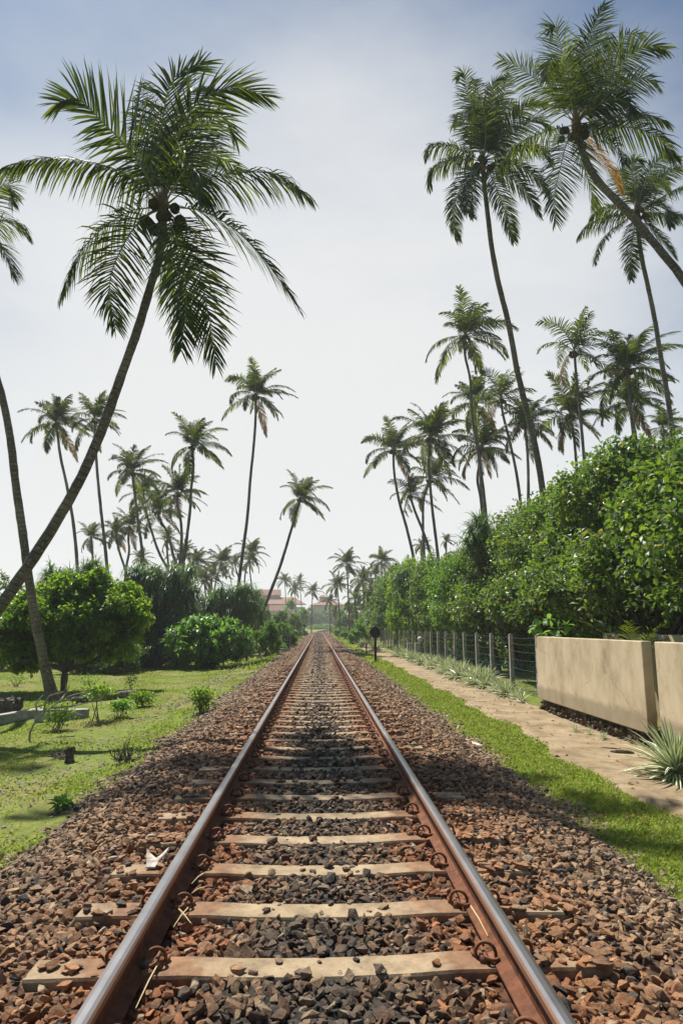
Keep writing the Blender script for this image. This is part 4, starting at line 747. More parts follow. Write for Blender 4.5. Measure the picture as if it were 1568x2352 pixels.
rosette_bush('frangipani_shrub', 'rounded fresh green shrub with fans of long leaves on the lawn before the screw pines', 'shrub', 475, 1528, 1418, 35, 205, 480, .34, .10, 'plumeria')
def screw_pine(label, base, heads, Ln=1.1, nper=70, g=.55, wd=.055):
    base = np.array(base, float); root = empty('screw_pine', base); tag(root, label, 'screw pine', 'screw pines with sword leaves'); C = np.array(heads, float) - base; n0 = len(C); i = np.repeat(np.arange(n0), nper); n = len(i)
    a = rng.uniform(0, 2 * pi, n); e = np.radians(rng.uniform(-25, 80, n)); d0 = np.stack([np.cos(a) * np.cos(e), np.sin(a) * np.cos(e), np.sin(e)], -1)
    v, q, t, _, _ = strips(C[i] + rng.normal(0, .05, (n, 3)), d0, Ln * rng.uniform(.6, 1.2, n), wd * rng.uniform(.7, 1.2, n), g * rng.uniform(.5, 1.5, n), 4, (.8, 1, .85, .5)); link('crown', mesh_np('crown', v, [q, t], [M['pandanus']]), root)
    b = MB()
    for c in C[::2]:
        b.tube(spline([(rng.uniform(-.2, .2), rng.uniform(-.2, .2), -.2), c * np.array([.5, .5, .5]) + rng.normal(0, .1, 3), c], 7), np.linspace(.09, .05, 7), 6)
    b.build('trunk', M['wood'], root, True)
def heads_in(pts, Y, dp=1.2):
    out = []
    for (x0, x1, y0, y1, n) in pts:
        for _ in range(n): out.append(aty(rng.uniform(x0, x1), rng.uniform(y0, y1), Y + rng.uniform(-dp, dp)))
    return out
def gh(px, Y): p = aty(px, 1500, Y); return (p[0], Y, float(gz(p[0], Y)))
screw_pine('tall dark thicket of sword leaves between the round tree and the fan leaved shrub', gh(352, 37), heads_in([(300, 440, 1308, 1340, 22), (285, 455, 1340, 1390, 34), (280, 450, 1390, 1440, 30), (290, 440, 1440, 1490, 28), (290, 420, 1490, 1515, 14)], 37.5), Ln=1.25, g=.8)
screw_pine('dark drooping screw pine behind the fan leaved shrub, left of the tall slim trunk', gh(500, 48), heads_in([(480, 575, 1350, 1380, 18), (460, 600, 1380, 1420, 28), (460, 600, 1420, 1470, 24), (460, 560, 1470, 1490, 8)], 49), Ln=1.4, g=.8)
screw_pine('screw pine right beside the lone palm leaning right, above the pale weedy shrub', gh(575, 60), heads_in([(550, 600, 1362, 1400, 12), (560, 605, 1400, 1450, 10)], 60), Ln=1.5, g=.7)
screw_pine('spiky heads of sword leaves sticking up between the twin palm trunks', gh(208, 38), heads_in([(190, 228, 1290, 1312, 6), (180, 240, 1312, 1350, 8)], 38), Ln=1.0, g=.5)
screw_pine('low spiky sword leaves on the skyline left of the twin palm trunks', gh(130, 39), heads_in([(105, 165, 1308, 1335, 9)], 39), Ln=.9, g=.5)
screw_pine('upper screw pine head hanging out of the hedge on the right, over the fence', g_(8.8, 28.5), heads_in([(1070, 1120, 1190, 1230, 5), (1060, 1130, 1225, 1250, 3)], 27.5, .4), Ln=.85, nper=60, g=.5, wd=.045)
screw_pine('lower screw pine head hanging out of the hedge above the fence posts', g_(8.8, 29), heads_in([(1080, 1110, 1325, 1345, 3), (1110, 1140, 1290, 1310, 2)], 28.2, .3), Ln=.85, nper=70, g=.45, wd=.04)
screw_pine('far screw pine in the hedge above the dark diamond board', g_(8.4, 47), heads_in([(895, 950, 1315, 1360, 9)], 46, .6), Ln=1.1, nper=70, g=.8)
screw_pine('hazy screw pine at the left foot of the hedge, near the pale straight palm trunk', g_(5.8, 74), heads_in([(845, 870, 1385, 1440, 8)], 72, .8), Ln=1.4, nper=60, g=.8)

# ------------------------------------------------------------------ variegated agaves
def agave_mesh(seed, n=64, Ln=.62, wd=.055, lo=-6, hi=72, g=.18):
    global rng; keep = rng; rng = np.random.default_rng(seed); a = np.arange(n) * 2.39996 + rng.normal(0, .1, n); f = np.linspace(0, 1, n); e = np.radians(lo + (hi - lo) * f ** 1.1 + rng.normal(0, 6, n)); d = np.stack([np.cos(a) * np.cos(e), np.sin(a) * np.cos(e), np.sin(e)], -1)
    v, q, t, qm, tm = strips(np.stack([np.cos(a) * .04, np.sin(a) * .04, .04 + f * .10], -1), d, Ln * (1 - .35 * f) * rng.uniform(.8, 1.15, n), wd, g * (1.3 - f), 4, (.65, 1, .85, .5), cols=4)
    me = mesh_np('agave', v, [q, t], [M['agave_green'], M['agave_cream']], np.concatenate([qm, tm])); rng = keep; return me
AG = [agave_mesh(s, wd=w_) for s, w_ in ((1, .055), (2, .06), (3, .05))]; AGb = agave_mesh(9, 130, .88, .056, -16, 82, .22); AGd = agave_mesh(5, 22, .42, .045, 10, 80, .1)
names = ['first', 'second', 'third', 'fourth', 'fifth', 'sixth', 'seventh', 'eighth', 'ninth', 'tenth', 'eleventh', 'twelfth', 'thirteenth', 'fourteenth', 'fifteenth', 'sixteenth', 'seventeenth', 'eighteenth', 'nineteenth', 'twentieth', 'twenty first', 'twenty second', 'twenty third', 'twenty fourth', 'twenty fifth', 'twenty sixth', 'twenty seventh', 'twenty eighth']
def put(me, name, x, y, lab, cat, grp=None, sc=1.0, z=0, rz=None):
    o = link(name, me); o.location = (x, y, float(gz(x, y)) + z); o.scale = (sc,) * 3; o.rotation_euler[2] = rng.uniform(0, 6.28) if rz is None else rz; return tag(o, lab, cat, grp)
yy_ = 17.0; i = 0
for i in range(28):
    if i < 2: me_, sc = AGd, 1.0 - .1 * (i == 0)
    else: me_, sc = AG[i % 3], rng.uniform(.8, 1.0) if i < 6 else rng.uniform(1.1, 1.5)
    put(me_, 'agave', 5.25 + rng.uniform(-.18, .18), yy_, ('small dark green agave nearest to the plastered panel' if i == 0 else 'dark green agave, second from the plastered panel' if i == 1 else f'cream edged agave in the row along the wire fence, {names[i]} from the plastered panel'), 'agave', 'agaves planted along the wire fence', sc)
    yy_ += rng.uniform(.62, .85) if i < 16 else rng.uniform(1.1, 2.0)
put(AGb, 'agave', 4.50, 8.55, 'large cream striped agave at the right edge, in front of the second plastered panel', 'agave', None, 1.05)
for (px, py, nth) in ((1320, 1675, 'smallest seedling agave by the mossy plinth, farthest up the path'), (1352, 1682, 'middle one of three seedling agaves on the sandy path by the plinth'), (1385, 1692, 'nearest of three seedling agaves on the sandy path by the plinth')):
    p = gnd(px, py + 6, -.34); put(AGd, 'agave', p[0], p[1], nth, 'agave', 'seedling agaves on the sandy path', .38)
for (x, y, lab) in ((3.9, 60, 'hazy agave on the verge near the low bushes, left of the dark diamond board'), (3.6, 72, 'hazy agave beside the track, farthest one before the bend'), (4.4, 52, 'hazy agave at the foot of the hedge by the little dark post')):
    put(AG[0], 'agave', x, y, lab, 'agave', 'far agaves on the verge', 1.9)
# ------------------------------------------------------------------ plastered wall panels on a mossy plinth
def rounded(name, a, b, mat, bev=.015, parent=None, seg=2, jit=0):
    bm = bmesh.new(); bmesh.ops.create_cube(bm, size=1); a = Vector(a); b = Vector(b)
    for v in bm.verts: v.co = Vector([a[k] + (v.co[k] + .5) * (b[k] - a[k]) for k in range(3)])
    bmesh.ops.bevel(bm, geom=bm.edges[:], offset=bev, segments=seg, profile=.6, affect='EDGES'); me = bpy.data.meshes.new(name); bm.to_mesh(me); bm.free(); me.materials.append(mat if not isinstance(mat, str) else M[mat]); return link(name, me, parent)
def rough_block(name, a, b, mat, amp=.03, cell=.12, parent=None):
    bm = bmesh.new(); bmesh.ops.create_cube(bm, size=1); a = Vector(a); b = Vector(b)
    for v in bm.verts: v.co = Vector([a[k] + (v.co[k] + .5) * (b[k] - a[k]) for k in range(3)])
    n_ = max(1, int((b - a).length / cell)); bmesh.ops.subdivide_edges(bm, edges=[e for e in bm.edges if e.calc_length() > cell * 1.5], cuts=min(40, n_), use_grid_fill=True)
    for v in bm.verts: v.co += Vector(rng.normal(0, amp, 3))
    me = bpy.data.meshes.new(name); bm.to_mesh(me); bm.free(); me.materials.append(M[mat]); return link(name, me, parent)
tag(rounded('wall_panel', (5.05, 10.33, -.07), (5.21, 15.44, 1.335), 'plaster'), 'long beige plastered wall panel between the end of the wire fence and the dark gap', 'wall', 'beige wall panels')
tag(rounded('wall_panel', (5.05, 5.2, -.07), (5.21, 9.93, 1.335), 'plaster'), 'beige plastered wall panel cut by the right edge, behind the large agave', 'wall', 'beige wall panels')
b = MB(); b.box((5.17, 5.0, -.6), (5.45, 15.5, -.09))
for _ in range(620):
    rv, rt_ = ROCKS[rng.integers(16)]; sz_r = rng.uniform(.05, .11); b.add(rv * np.array([.7, 1, 1.2]) * sz_r + np.array([5.15 + rng.normal(0, .012), rng.uniform(5, 15.5), rng.uniform(-.5, -.15)]), (), rt_)
tag(b.build('plinth', M['rubble']), 'mossy rubble plinth under the beige wall panels', 'plinth')
tag(rounded('boundary_wall', (6.9, 5.0, -.5), (7.1, 16.0, 1.40), 'plaster'), 'shaded ochre wall standing behind the panels under the dark trees', 'wall')
tag(rounded('gate_post', (5.30, 10.08, -.5), (5.36, 10.14, 1.12), 'black', .005), 'thin dark post in the gap between the two panels', 'post')
# ------------------------------------------------------------------ wire fence
fr = empty('wire_fence', (6, 18, -.36)); tag(fr, 'wire fence on grey concrete posts with green netting, between the agaves and the hedge', 'fence')
b = MB(); pv = [(-.055, -.05), (.055, -.05), (.055, .05), (-.055, .05)]
b.box((-.065, -.06, -.15), (.065, .06, 1.68), taper=.12); b.box((-.03, -.035, 1.675), (.03, .035, 1.71), taper=.5); pm_ = b.mesh('post', M['concrete'])
py_ = [18.2, 20.7, 23.0, 25.2, 27.3, 29.4, 31.4, 33.4, 35.4, 37.4, 39.6, 42.4, 44.6, 46.8, 49, 51.2, 53.4, 55.6, 57.8, 60, 62.2, 64.4]
for y in py_:
    o = link('post', pm_, fr); o.location = (rng.uniform(-.02, .02), y - 18, 0); o.rotation_euler = (rng.normal(0, .008), rng.normal(0, .01), rng.normal(0, .05))
for y in (29.4, 42.4, 53.4):
    b = MB(); b.tube([(0, y - 18 + 1.15, 0), (0, y - 18 + .05, 1.25)], .045, 4); b.build('brace_post', M['concrete'], fr)
for k_, z in enumerate((.12, .42, .70, .95, 1.2, 1.42, 1.6)):
    b = MB(); p = []
    for i, y in enumerate(py_):
        p.append((-.06, y - 18, z + rng.normal(0, .01)))
        if i < len(py_) - 1: p.append((-.06, (y + py_[i + 1]) / 2 - 18, z - .015 - abs(rng.normal(0, .012))))
    b.tube(p, .005, 4)
    for i in range(len(p) - 1):                # barbs
        a0 = np.array(p[i]); a1 = np.array(p[i + 1])
        for t in np.arange(.1, 1, .2):
            c = a0 + (a1 - a0) * t; b.tube([c - np.array([.0, .02, .02]), c + np.array([.0, .02, .02])], .003, 3)
    b.build('wire', M['wire'], fr)
b = MB()
y0, y1 = .2, 26; s = .16
for t in np.arange(y0 - 1, y1, s):
    for sg in (1, -1):
        p = []
        for kk in range(7):
            z = kk / 6 * .85; y = t + (z if sg > 0 else .85 - z); p.append((-.045 + rng.normal(0, .01), min(max(y, y0), y1), z + .02 + rng.normal(0, .008)))
        b.tube(p, .0035, 3, cap=False)
b.build('netting', M['net'], fr)
# gate pillars with a globe lamp
gp = [('left', 940, 38.6), ('right', 958, 37.0)]
for nm, px, y in gp:
    x = float(aty(px, 1490, y)[0]); tag(rounded('gate_pillar', (x - .14, y - .14, -.5), (x + .14, y + .14, .62 if nm == 'left' else .66), 'concrete', .02), f'low pale concrete pillar behind the agaves, {"farther" if nm == "left" else "nearer"} of the two beside the globe', 'pillar', 'pale concrete pillars')
x = float(aty(962, 1466, 38.4)[0]) + .05; r = empty('globe_lamp', (x, 38.4, -.36)); tag(r, 'round grey globe lamp on a short post above the pale pillars', 'lamp')
b = MB(); b.tube([(0, 0, 0), (0, 0, 1.02)], .05, 8); b.tube([(0, 0, 1.0), (0, 0, 1.06)], .09, 8); b.build('post', M['concrete'], r)
bm = bmesh.new(); bmesh.ops.create_uvsphere(bm, u_segments=20, v_segments=14, radius=.155)
for v in bm.verts: v.co.z += 1.2
me = bpy.data.meshes.new('globe'); bm.to_mesh(me); bm.free(); me.materials.append(M['globe']); me.polygons.foreach_set('use_smooth', [True] * len(me.polygons)); link('globe', me, r)
# ------------------------------------------------------------------ trackside boards and posts
def board(px, pb, pt, Y, half, label, wpost=.06):
    b0 = aty(px, pb, Y); z0 = float(gz(b0[0], Y)); zt = aty(px, pt, Y)[2]; r = empty('track_board', (b0[0], Y, z0)); tag(r, label, 'sign'); h = zt - z0
    b = MB(); b.box((-wpost, -.03, -.1), (wpost, .03, h - half * .3)); b.box((-wpost * .35, -.06, -.1), (wpost * .35, .0, h - half * .35)); b.build('post', M['black'], r)
    b = MB(); t = .012; V = []
    for yy2 in (.035, .035 + t):
        for (a, c) in ((0, -half), (half * .55, -half * .85), (half, 0), (half * .55, half * .7), (0, half), (-half * .55, half * .7), (-half, 0), (-half * .55, -half * .85)): V.append((a, yy2, h - half + c))
    n = 8; q = [[k2, (k2 + 1) % n, n + (k2 + 1) % n, n + k2] for k2 in range(n)]
    me = mesh_np('plate', V, [q, [[7, 6, 5, 4, 3, 2, 1, 0]], [[8, 9, 10, 11, 12, 13, 14, 15]]], [M['black']]); link('plate', me, r)
board(862, 1526, 1438, 33.8, .30, 'black diamond topped track board standing on the grass strip by the path')
board(698.5, 1454, 1434, 118, .26, 'tiny far dark track board on the left verge before the bend', .05)
b0 = gnd(841, 1503, -.32); r = empty('marker_post', b0); tag(r, 'short burnt looking wooden stake on the grass beside the diamond board', 'post'); b = MB()
b.tube([(0, 0, -.1), (.01, 0, .3), (.0, 0, .75)], [.06, .05, .055], 7, rough=.1); b.build('stake', M['wood'], r); b = MB()
for _ in range(26):
    d = dirs(1, 0, 60)[0]; b.tube([(0, 0, .68), d * .25 + np.array([0, 0, .7]), d * .5 + np.array([0, 0, .68])], [.012, .008, .003], 3)
b.build('twigs', M['deadwood'], r)
# inscribed distance post
b0 = gnd(657, 1494, -.22); r = empty('distance_post', (b0[0], b0[1], -.32)); tag(r, 'dark inscribed distance post with a pale frame on the left edge of the stones', 'distance post'); s = b0[1] / 1500
b = MB(); b.box((-9 * s, -.05, 0), (9 * s, .05, 36 * s), taper=.02); b.box((-10 * s, -.07, 36 * s + .002), (11 * s, .07, 36 * s + .05)); b.build('slab', M['concrete'], r)
b = MB(); b.box((-7 * s, -.062, .2), (7.4 * s, -.052, 34.5 * s)); b.build('face', M['plaque'], r)
for txt, z, sz in (('62', 24.5 * s, 11 * s), ('Km', 16.5 * s, 7.5 * s), ('11', 8.5 * s, 8 * s)):
    t = text_obj('inscription', txt, sz, .004, M['letter'], r, 'CENTER'); t.location = (0, -.068, z); t.rotation_euler = (pi / 2, 0, 0)
for (px, py, z, w2, h2, lab) in ((655, 1497, -.2, 11, 8, 'squat concrete block at the foot of the distance post'), (634, 1502, -.25, 12, 7, 'concrete block on the left edge of the stones, left of the distance post'), (604, 1506, -.33, 16, 4, 'flat pale slab lying in the grass left of the distance post'), (796, 1497, -.2, 10, 7, 'concrete block on the right edge of the stones before the bend'), (818, 1502, -.26, 14, 5, 'pale flat block on the right verge, middle of three'), (840, 1510, -.28, 13, 3, 'thin pale slab in the grass near the wooden stake')):
    p = gnd(px, py, z); s = p[1] / 1500; o = rounded('marker_block', (-w2 * s, -.18, -.1), (w2 * s, .18, h2 * s), 'slab', .01); o.location = (p[0], p[1], z - .02); tag(o, lab, 'block', 'pale blocks beside the track')

# ------------------------------------------------------------------ things on the lawn and the path
def at(px, py, z=-.5):
    p = gnd(px, py, z)
    for _ in range(6): p = gnd(px, py, float(gz(p[0], p[1])))
    return p
p0 = at(165, 1615); p1 = at(312, 1603); b = MB(); L0 = np.array(p1) - p0; b.tube(spline([(0, 0, .08), L0 * .35 + np.array([0, .05, .09]), L0 * .7 + np.array([0, 0, .12]), L0 + np.array([0, 0, .13])], 16), np.linspace(.085, .115, 16), 10, rough=.07); o = b.build('fallen_trunk', M['bark'], None, True, p0); tag(o, 'fallen palm trunk lying on the lawn beside the leaning trunk foot', 'log')
p0 = at(4, 1648); o = rough_block('tree_stump', (-.36, -.22, -.1), (.36, .22, .42), 'wood', .03); o.location = p0; tag(o, 'dark cut stump at the left edge of the photo', 'stump')
p0 = at(0, 1664); p1 = at(98, 1645); b = MB(); L0 = p1 - p0; a = math.atan2(L0[1], L0[0]); ln = np.linalg.norm(L0); o = rounded('concrete_beam', (-.6, -.12, -.05), (ln, .10, .22), 'slab', .01); o.location = p0; o.rotation_euler[2] = a; tag(o, 'old concrete beam lying on the lawn at the left edge', 'beam')
p0 = at(82, 1657); o = rounded('concrete_chunk', (0, -.12, -.05), (1.15, .12, .26), 'slab', .02); o.location = p0; o.rotation_euler[2] = .1; tag(o, 'concrete chunk behind the dead branch on the lawn', 'concrete block')
def branchy(name, label, cat, lines, Y, rad, mat, z0=None):
    b = MB(); ref = aty(*lines[0][0], Y); ref[2] = gz(ref[0], ref[1])
    for l_ in lines: P3 = [aty(px, py, Y + rng.uniform(-.15, .15)) - ref for px, py in l_]; b.tube(spline(P3, 10), np.linspace(rad, rad * .35, 10), 6, rough=.12)
    tag(b.build(name, M[mat], None, False, ref), label, cat)
Yd = float(at(68, 1703)[1])
branchy('dead_branch', 'pale forked dead branch leaning up on the lawn before the leaning trunk foot', 'branch', [[(68, 1700), (72, 1675), (100, 1640), (140, 1608), (205, 1587)], [(100, 1640), (112, 1600), (150, 1585), (152, 1570)], [(92, 1650), (84, 1615), (100, 1596)], [(110, 1632), (160, 1634), (195, 1645)], [(130, 1614), (180, 1600), (214, 1582)], [(120, 1625), (165, 1622), (235, 1605)], [(140, 1608), (148, 1598), (162, 1572)]], Yd, .021, 'deadwood')
def twig_pile(px, py, w, h, n, label, mat='deadwood', up=30, z=0):
    p = at(px, py); s = p[1] / 1500; b = MB()
    for _ in range(n):
        d = dirs(1, 0, up)[0]; c = np.array([rng.uniform(-.4, .4) * w * s, rng.uniform(-.3, .3) * w * s, .03]); e = c + d * np.array([w * s, w * s, h * s * 2]) * rng.uniform(.4, .9); b.tube([c, (c + e) / 2 + rng.normal(0, .03, 3), e], [.011, .008, .003], 4)
    tag(b.build('twig_pile', M[mat], None, False, p), label, 'twigs')
twig_pile(285, 1752, 34, 40, 34, 'grey bare twigs sticking out of the edge of the stones', 'wood', 55)
twig_pile(140, 1740, 45, 14, 30, 'flat heap of brown dry twigs on the lawn', 'wood', 12)
p0 = at(263, 1742); o = rough_block('husk', (-.05, -.05, -.02), (.05, .05, .2), 'wood', .02, .06); p0 = at(160, 1752); o.location = p0; tag(o, 'upright brown husk among the pebbles below the dry twigs', 'husk')
b = MB(); p0 = at(130, 1697); p1 = at(172, 1695); b.tube([(0, 0, .03), (p1 - p0) + np.array([0, 0, .03])], .012, 5); tag(b.build('stick', M['deadwood'], None, False, p0), 'thin pale stick lying on the lawn near the dead branch', 'stick')
# saplings and weeds on the lawn
def sapling(px, py, pt, wpx, n, size, label, mat='almond', stems=3, low=.4):
    p = at(px, py); s = p[1] / 1500; h = max(.08, (py - pt) * s * 1.02); w_ = wpx * s / 2; root = empty('sapling', p); tag(root, label, 'sapling', 'young plants on the lawn')
    c = np.stack([rng.normal(0, w_ * .42, n), rng.normal(0, w_ * .42, n), h * (low + (1 - low) * rng.beta(2, 1.3, n))], -1); D = unit(np.stack([c[:, 0] / w_, c[:, 1] / w_, rng.uniform(-.5, .4, n)], -1) + rng.normal(0, .4, (n, 3)))
    v, t = diamonds(c, D, unit(np.array([0, 0, 1.]) + rng.normal(0, .35, (n, 3))), size * rng.uniform(.6, 1.2, n), size * .5); link('leaves', mesh_np('leaves', v, [t], [M[mat]]), root); b = MB()
    for _ in range(stems): e = c[rng.integers(n)]; b.tube(spline([(rng.uniform(-.1, .1), rng.uniform(-.1, .1), -.03), e * np.array([.5, .5, .5]), e], 6), np.linspace(.012, .004, 6), 4)
    b.build('stem', M['wood'], root)
sapling(222, 1656, 1580, 70, 420, .10, 'thin stemmed young plant with a leafy top before the fallen trunk', 'almond', 4, .55)
sapling(326, 1624, 1592, 52, 520, .10, 'round bright green young plant at the end of the fallen trunk', 'almond', 6, .1)
sapling(278, 1648, 1612, 44, 300, .10, 'drooping leafed young plant just below the fallen trunk', 'plumeria', 5, .2)
sapling(462, 1640, 1585, 56, 620, .09, 'leafy weed growing at the left edge of the stones, reddish tips', 'almond', 9, .15)
sapling(132, 1678, 1620, 76, 520, .09, 'tangle of green and reddish leaves around the foot of the dead branch', 'almond', 8, .1)
sapling(205, 1583, 1552, 60, 150, .09, 'sparse little weed in the shade right of the round tree trunk', 'plumeria', 6, .1)
sapling(302, 1588, 1548, 30, 90, .10, 'single upright weed with few leaves beyond the fallen trunk', 'plumeria', 3, .1)
sapling(38, 1578, 1552, 50, 120, .08, 'faint group of weeds left of the leaning trunk', 'shrub', 8, .1)
sapling(252, 1529, 1512, 36, 140, .10, 'whitish weed at the far edge of the lawn, before the dark thicket', 'shrub', 6, .1)
sapling(145, 1862, 1842, 26, 60, .10, 'bright broad leafed weed right at the near left edge of the stones', 'plumeria', 3, .1)
p0 = at(1385, 1712, -.35); 
for (px, py, l2, r2, lab) in ((1398, 1722, .20, .075, 'mossy grey rock on the sandy path, left one of the touching pair'), (1428, 1733, .20, .08, 'mossy grey rock on the sandy path, right one of the touching pair')):
    rv, rt_ = ROCKS[3 if px < 1410 else 7]; p = at(px, py, -.35); me = mesh_np('rock', rv * np.array([l2, r2, r2 * 1.2]), [rt_], [M['rubble']]); o = link('rock', me); o.location = p + np.array([0, 0, .03]); o.rotation_euler[2] = -.6; m_ = o.modifiers.new('s', 'SUBSURF'); m_.levels = 2; m_.render_levels = 2; tag(o, lab, 'rock', 'rocks on the path')
# white broken husk on the stones, plank, straws
def bent_sheet(name, pts, mat, th=.012):
    V = np.array(pts, float); n = len(V) // 2; V2 = np.vstack([V, V - np.array([0, 0, th])]); N_ = len(V); q = []
    for k2 in range(n - 1): a = [2 * k2, 2 * k2 + 1, 2 * k2 + 3, 2 * k2 + 2]; q.append(a); q.append([x + N_ for x in a[::-1]]); q += [[2 * k2 + 2, 2 * k2 + 2 + N_, 2 * k2 + N_, 2 * k2], [2 * k2 + 1, 2 * k2 + 1 + N_, 2 * k2 + 3 + N_, 2 * k2 + 3]]
    q += [[0, N_, 1 + N_, 1], [2 * n - 2, 2 * n - 1, 2 * n - 1 + N_, 2 * n - 2 + N_]]
    return mesh_np(name, V2, [q], [M[mat]])
p0 = gnd(352, 1985, .02); o = link('broken_husk', bent_sheet('husk', [(-.045, -.06, 0), (.03, -.06, .0), (-.055, .0, .035), (.045, .0, .03), (-.075, .07, .06), (.0, .06, .035), (-.085, .12, .085), (-.05, .10, .055)], 'shell')); o.location = p0; tag(o, 'white broken husk lying on the stones left of the track, two pointed ends', 'husk')
me = bent_sheet('husk_horn', [(.0, -.01, .02), (.045, .0, .03), (.03, .06, .04), (.085, .07, .065), (.07, .11, .07), (.098, .125, .095)], 'shell'); o2 = link('horn', me, o); o2.location = (0, 0, .0006); o.scale = (.8, .8, .8)
p0 = gnd(1080, 1706, -.24); o = rounded('plank', (-.22, -.05, 0), (.22, .05, .02), 'shell', .004); o.location = p0; o.rotation_euler = (0, .12, -1.0); tag(o, 'pale splinter of wood at the right edge of the stones', 'wood piece')
for k_, (a0, a1, lab) in enumerate((((368, 2205), (312, 2316), 'longest straw beside the nearest left clip, on the dark stones'), ((402, 2080), (438, 2120), 'straw crossing another one right of the left rail'), ((432, 2085), (398, 2130), 'straw lying under the crossing straw, right of the left rail'), ((470, 2038), (440, 2052), 'short straw by the left rail, above the crossing ones'), ((1080, 2080), (1120, 2150), 'straw leaning on the foot of the right rail'), ((468, 2006), (440, 2030), 'tiny straw near the left rail clips'))):
    q0 = gnd(*a0, .02); q1 = gnd(*a1, .025); b = MB(); b.tube([(0, 0, 0), (q1 - q0) / 2 + np.array([0, 0, .008]), q1 - q0], [.0045, .004, .002], 5); tag(b.build('straw', M['straw'], None, False, q0), lab, 'straw', 'dry straws between the rails')
# fallen leaves on the path and grass strip
n = 260; x = np.concatenate([rng.uniform(2.5, 5.0, n), rng.uniform(-8, -3, 200)]); y = np.concatenate([rng.uniform(6, 26, n), rng.uniform(7, 30, 200)]); N_ = len(x); v, t = diamonds(np.stack([x, y, gz(x, y) + .035], -1), dirs(N_, -5, 20), unit(np.array([0, 0, 1.]) + rng.normal(0, .4, (N_, 3))), rng.uniform(.05, .12, N_), rng.uniform(.03, .05, N_))
tag(link('fallen_leaves', mesh_np('fallen_leaves', v, [t], [M['palm_dry']])), 'brown dry leaves scattered over the path and the grass', 'fallen leaves', kind='stuff')
# low palm seedling and shrub leaves over the panel top
root = empty('palm_seedling', (6.3, 13.4, -.3)); tag(root, 'dark young palm leaves sprouting above the long beige panel', 'young palm'); c = LB()
for k_ in range(8): c.frond(rachis(k_ * .8 + .3, 62 + rng.uniform(-12, 12), 60, 1.5, m=12) + np.array([0, 0, .9]), .34, 26, g=.15, rr=.008, wid=.07)
c.b.tube([(0, 0, -.2), (0, 0, 1.0)], .05, 7, mi=1); c.b.build('fronds', [M['palm'], M['rachis'], M['palm_yellow'], M['palm_dry']], root)
root = empty('almond_sprig', (5.55, 15.9, -.36)); tag(root, 'big oval leaves hanging over the far top corner of the long beige panel', 'sprig')
i = np.repeat(np.arange(7), 9); C = np.array([[-.35, -.5, 1.75], [-.1, -.7, 1.7], [.1, -.3, 1.85], [-.3, -.1, 1.95], [.2, -.6, 1.95], [-.5, -.3, 1.9], [0, 0, 2.1]]); n = len(i); v, q, t, _, _ = strips(C[i], unit(rng.normal(size=(n, 3)) + np.array([-.2, -.2, -.1])), .24 * rng.uniform(.7, 1.1, n), .11, .35, 3, (.4, .9, 1)); link('leaves', mesh_np('leaves', v, [q, t], [M['plumeria']]), root)
b = MB()
for c_ in C: b.tube(spline([(0, 0, -.1), (.15, .1, 1.2), c_], 8), np.linspace(.03, .01, 8), 5)
b.build('stem', M['wood'], root)

# ------------------------------------------------------------------ red roofed buildings far behind
def hip(b, x0, x1, y0, y1, z0, z1, inset, eave=.6, mi=0):
    x0 -= eave; x1 += eave; y0 -= eave; y1 += eave; V = [(x0, y0, z0), (x1, y0, z0), (x1, y1, z0), (x0, y1, z0), (x0 + inset, (y0 + y1) / 2 - .01, z1), (x1 - inset, (y0 + y1) / 2 - .01, z1), (x1 - inset, (y0 + y1) / 2 + .01, z1), (x0 + inset, (y0 + y1) / 2 + .01, z1)]
    b.add(V, [[0, 1, 5, 4], [1, 2, 6, 5], [2, 3, 7, 6], [3, 0, 4, 7], [4, 5, 6, 7], [3, 2, 1, 0]], mi=mi)
def xz(px, py, Y): p = aty(px, py, Y); return float(p[0]), float(p[2])
Yb = 325.0; r = empty('red_roofed_building', (aty(650, 1400, Yb)[0], Yb, -.6)); tag(r, 'wide building with stepped red roofs and a dark brick gable, left of the bend', 'building', 'red roofed buildings behind the palms'); ox = float(r.location.x)
X = lambda px: xz(px, 1400, Yb)[0] - ox; Zp = lambda py: xz(700, py, Yb)[1] + .6
b = MB(); b.box((X(588), 0, 0), (X(700), 14, Zp(1394))); b.box((X(628), -4, 0), (X(694), 0 - .01, Zp(1396))); b.build('wall', M['cream'], r)
b = MB(); b.box((X(598), 3, Zp(1394)), (X(641), 9, Zp(1366))); xm = X(641); b.add([(X(641) + .02, 3, Zp(1366)), (X(641) + .02, 9, Zp(1366)), (X(641) + .02, 6, Zp(1354)), (X(598), 3, Zp(1366)), (X(598), 9, Zp(1366)), (X(598), 6, Zp(1354))], [[0, 3, 5, 2], [1, 2, 5, 4]], [[0, 2, 1], [3, 4, 5]]); b.build('upper_wall', M['redwall'], r)
b = MB(); b.add([(X(592), 2.2, Zp(1366.5)), (X(642.5), 2.2, Zp(1366.5)), (X(642.5), 6, Zp(1352.5)), (X(592), 6, Zp(1352.5)), (X(592), 9.8, Zp(1366.5)), (X(642.5), 9.8, Zp(1366.5))], [[0, 1, 2, 3], [3, 2, 5, 4]]); hip(b, X(604), X(700), -3, 10, Zp(1388), Zp(1371), 6); hip(b, X(590), X(668), -8, -3.2, Zp(1404), Zp(1391), 4); b.build('roof', M['roof'], r)
for px in (632, 646, 660, 676): b = MB(); b.box((X(px), -4.06, Zp(1394.5)), (X(px + 5), -4.01, Zp(1389.5) - .1)); b.build('window', M['glass'], r)
Yb = 340.0; r = empty('red_roofed_building', (aty(745, 1400, Yb)[0], Yb, -.6)); tag(r, 'building with a pyramid stepped red roof behind the small round palm', 'building', 'red roofed buildings behind the palms'); ox = float(r.location.x)
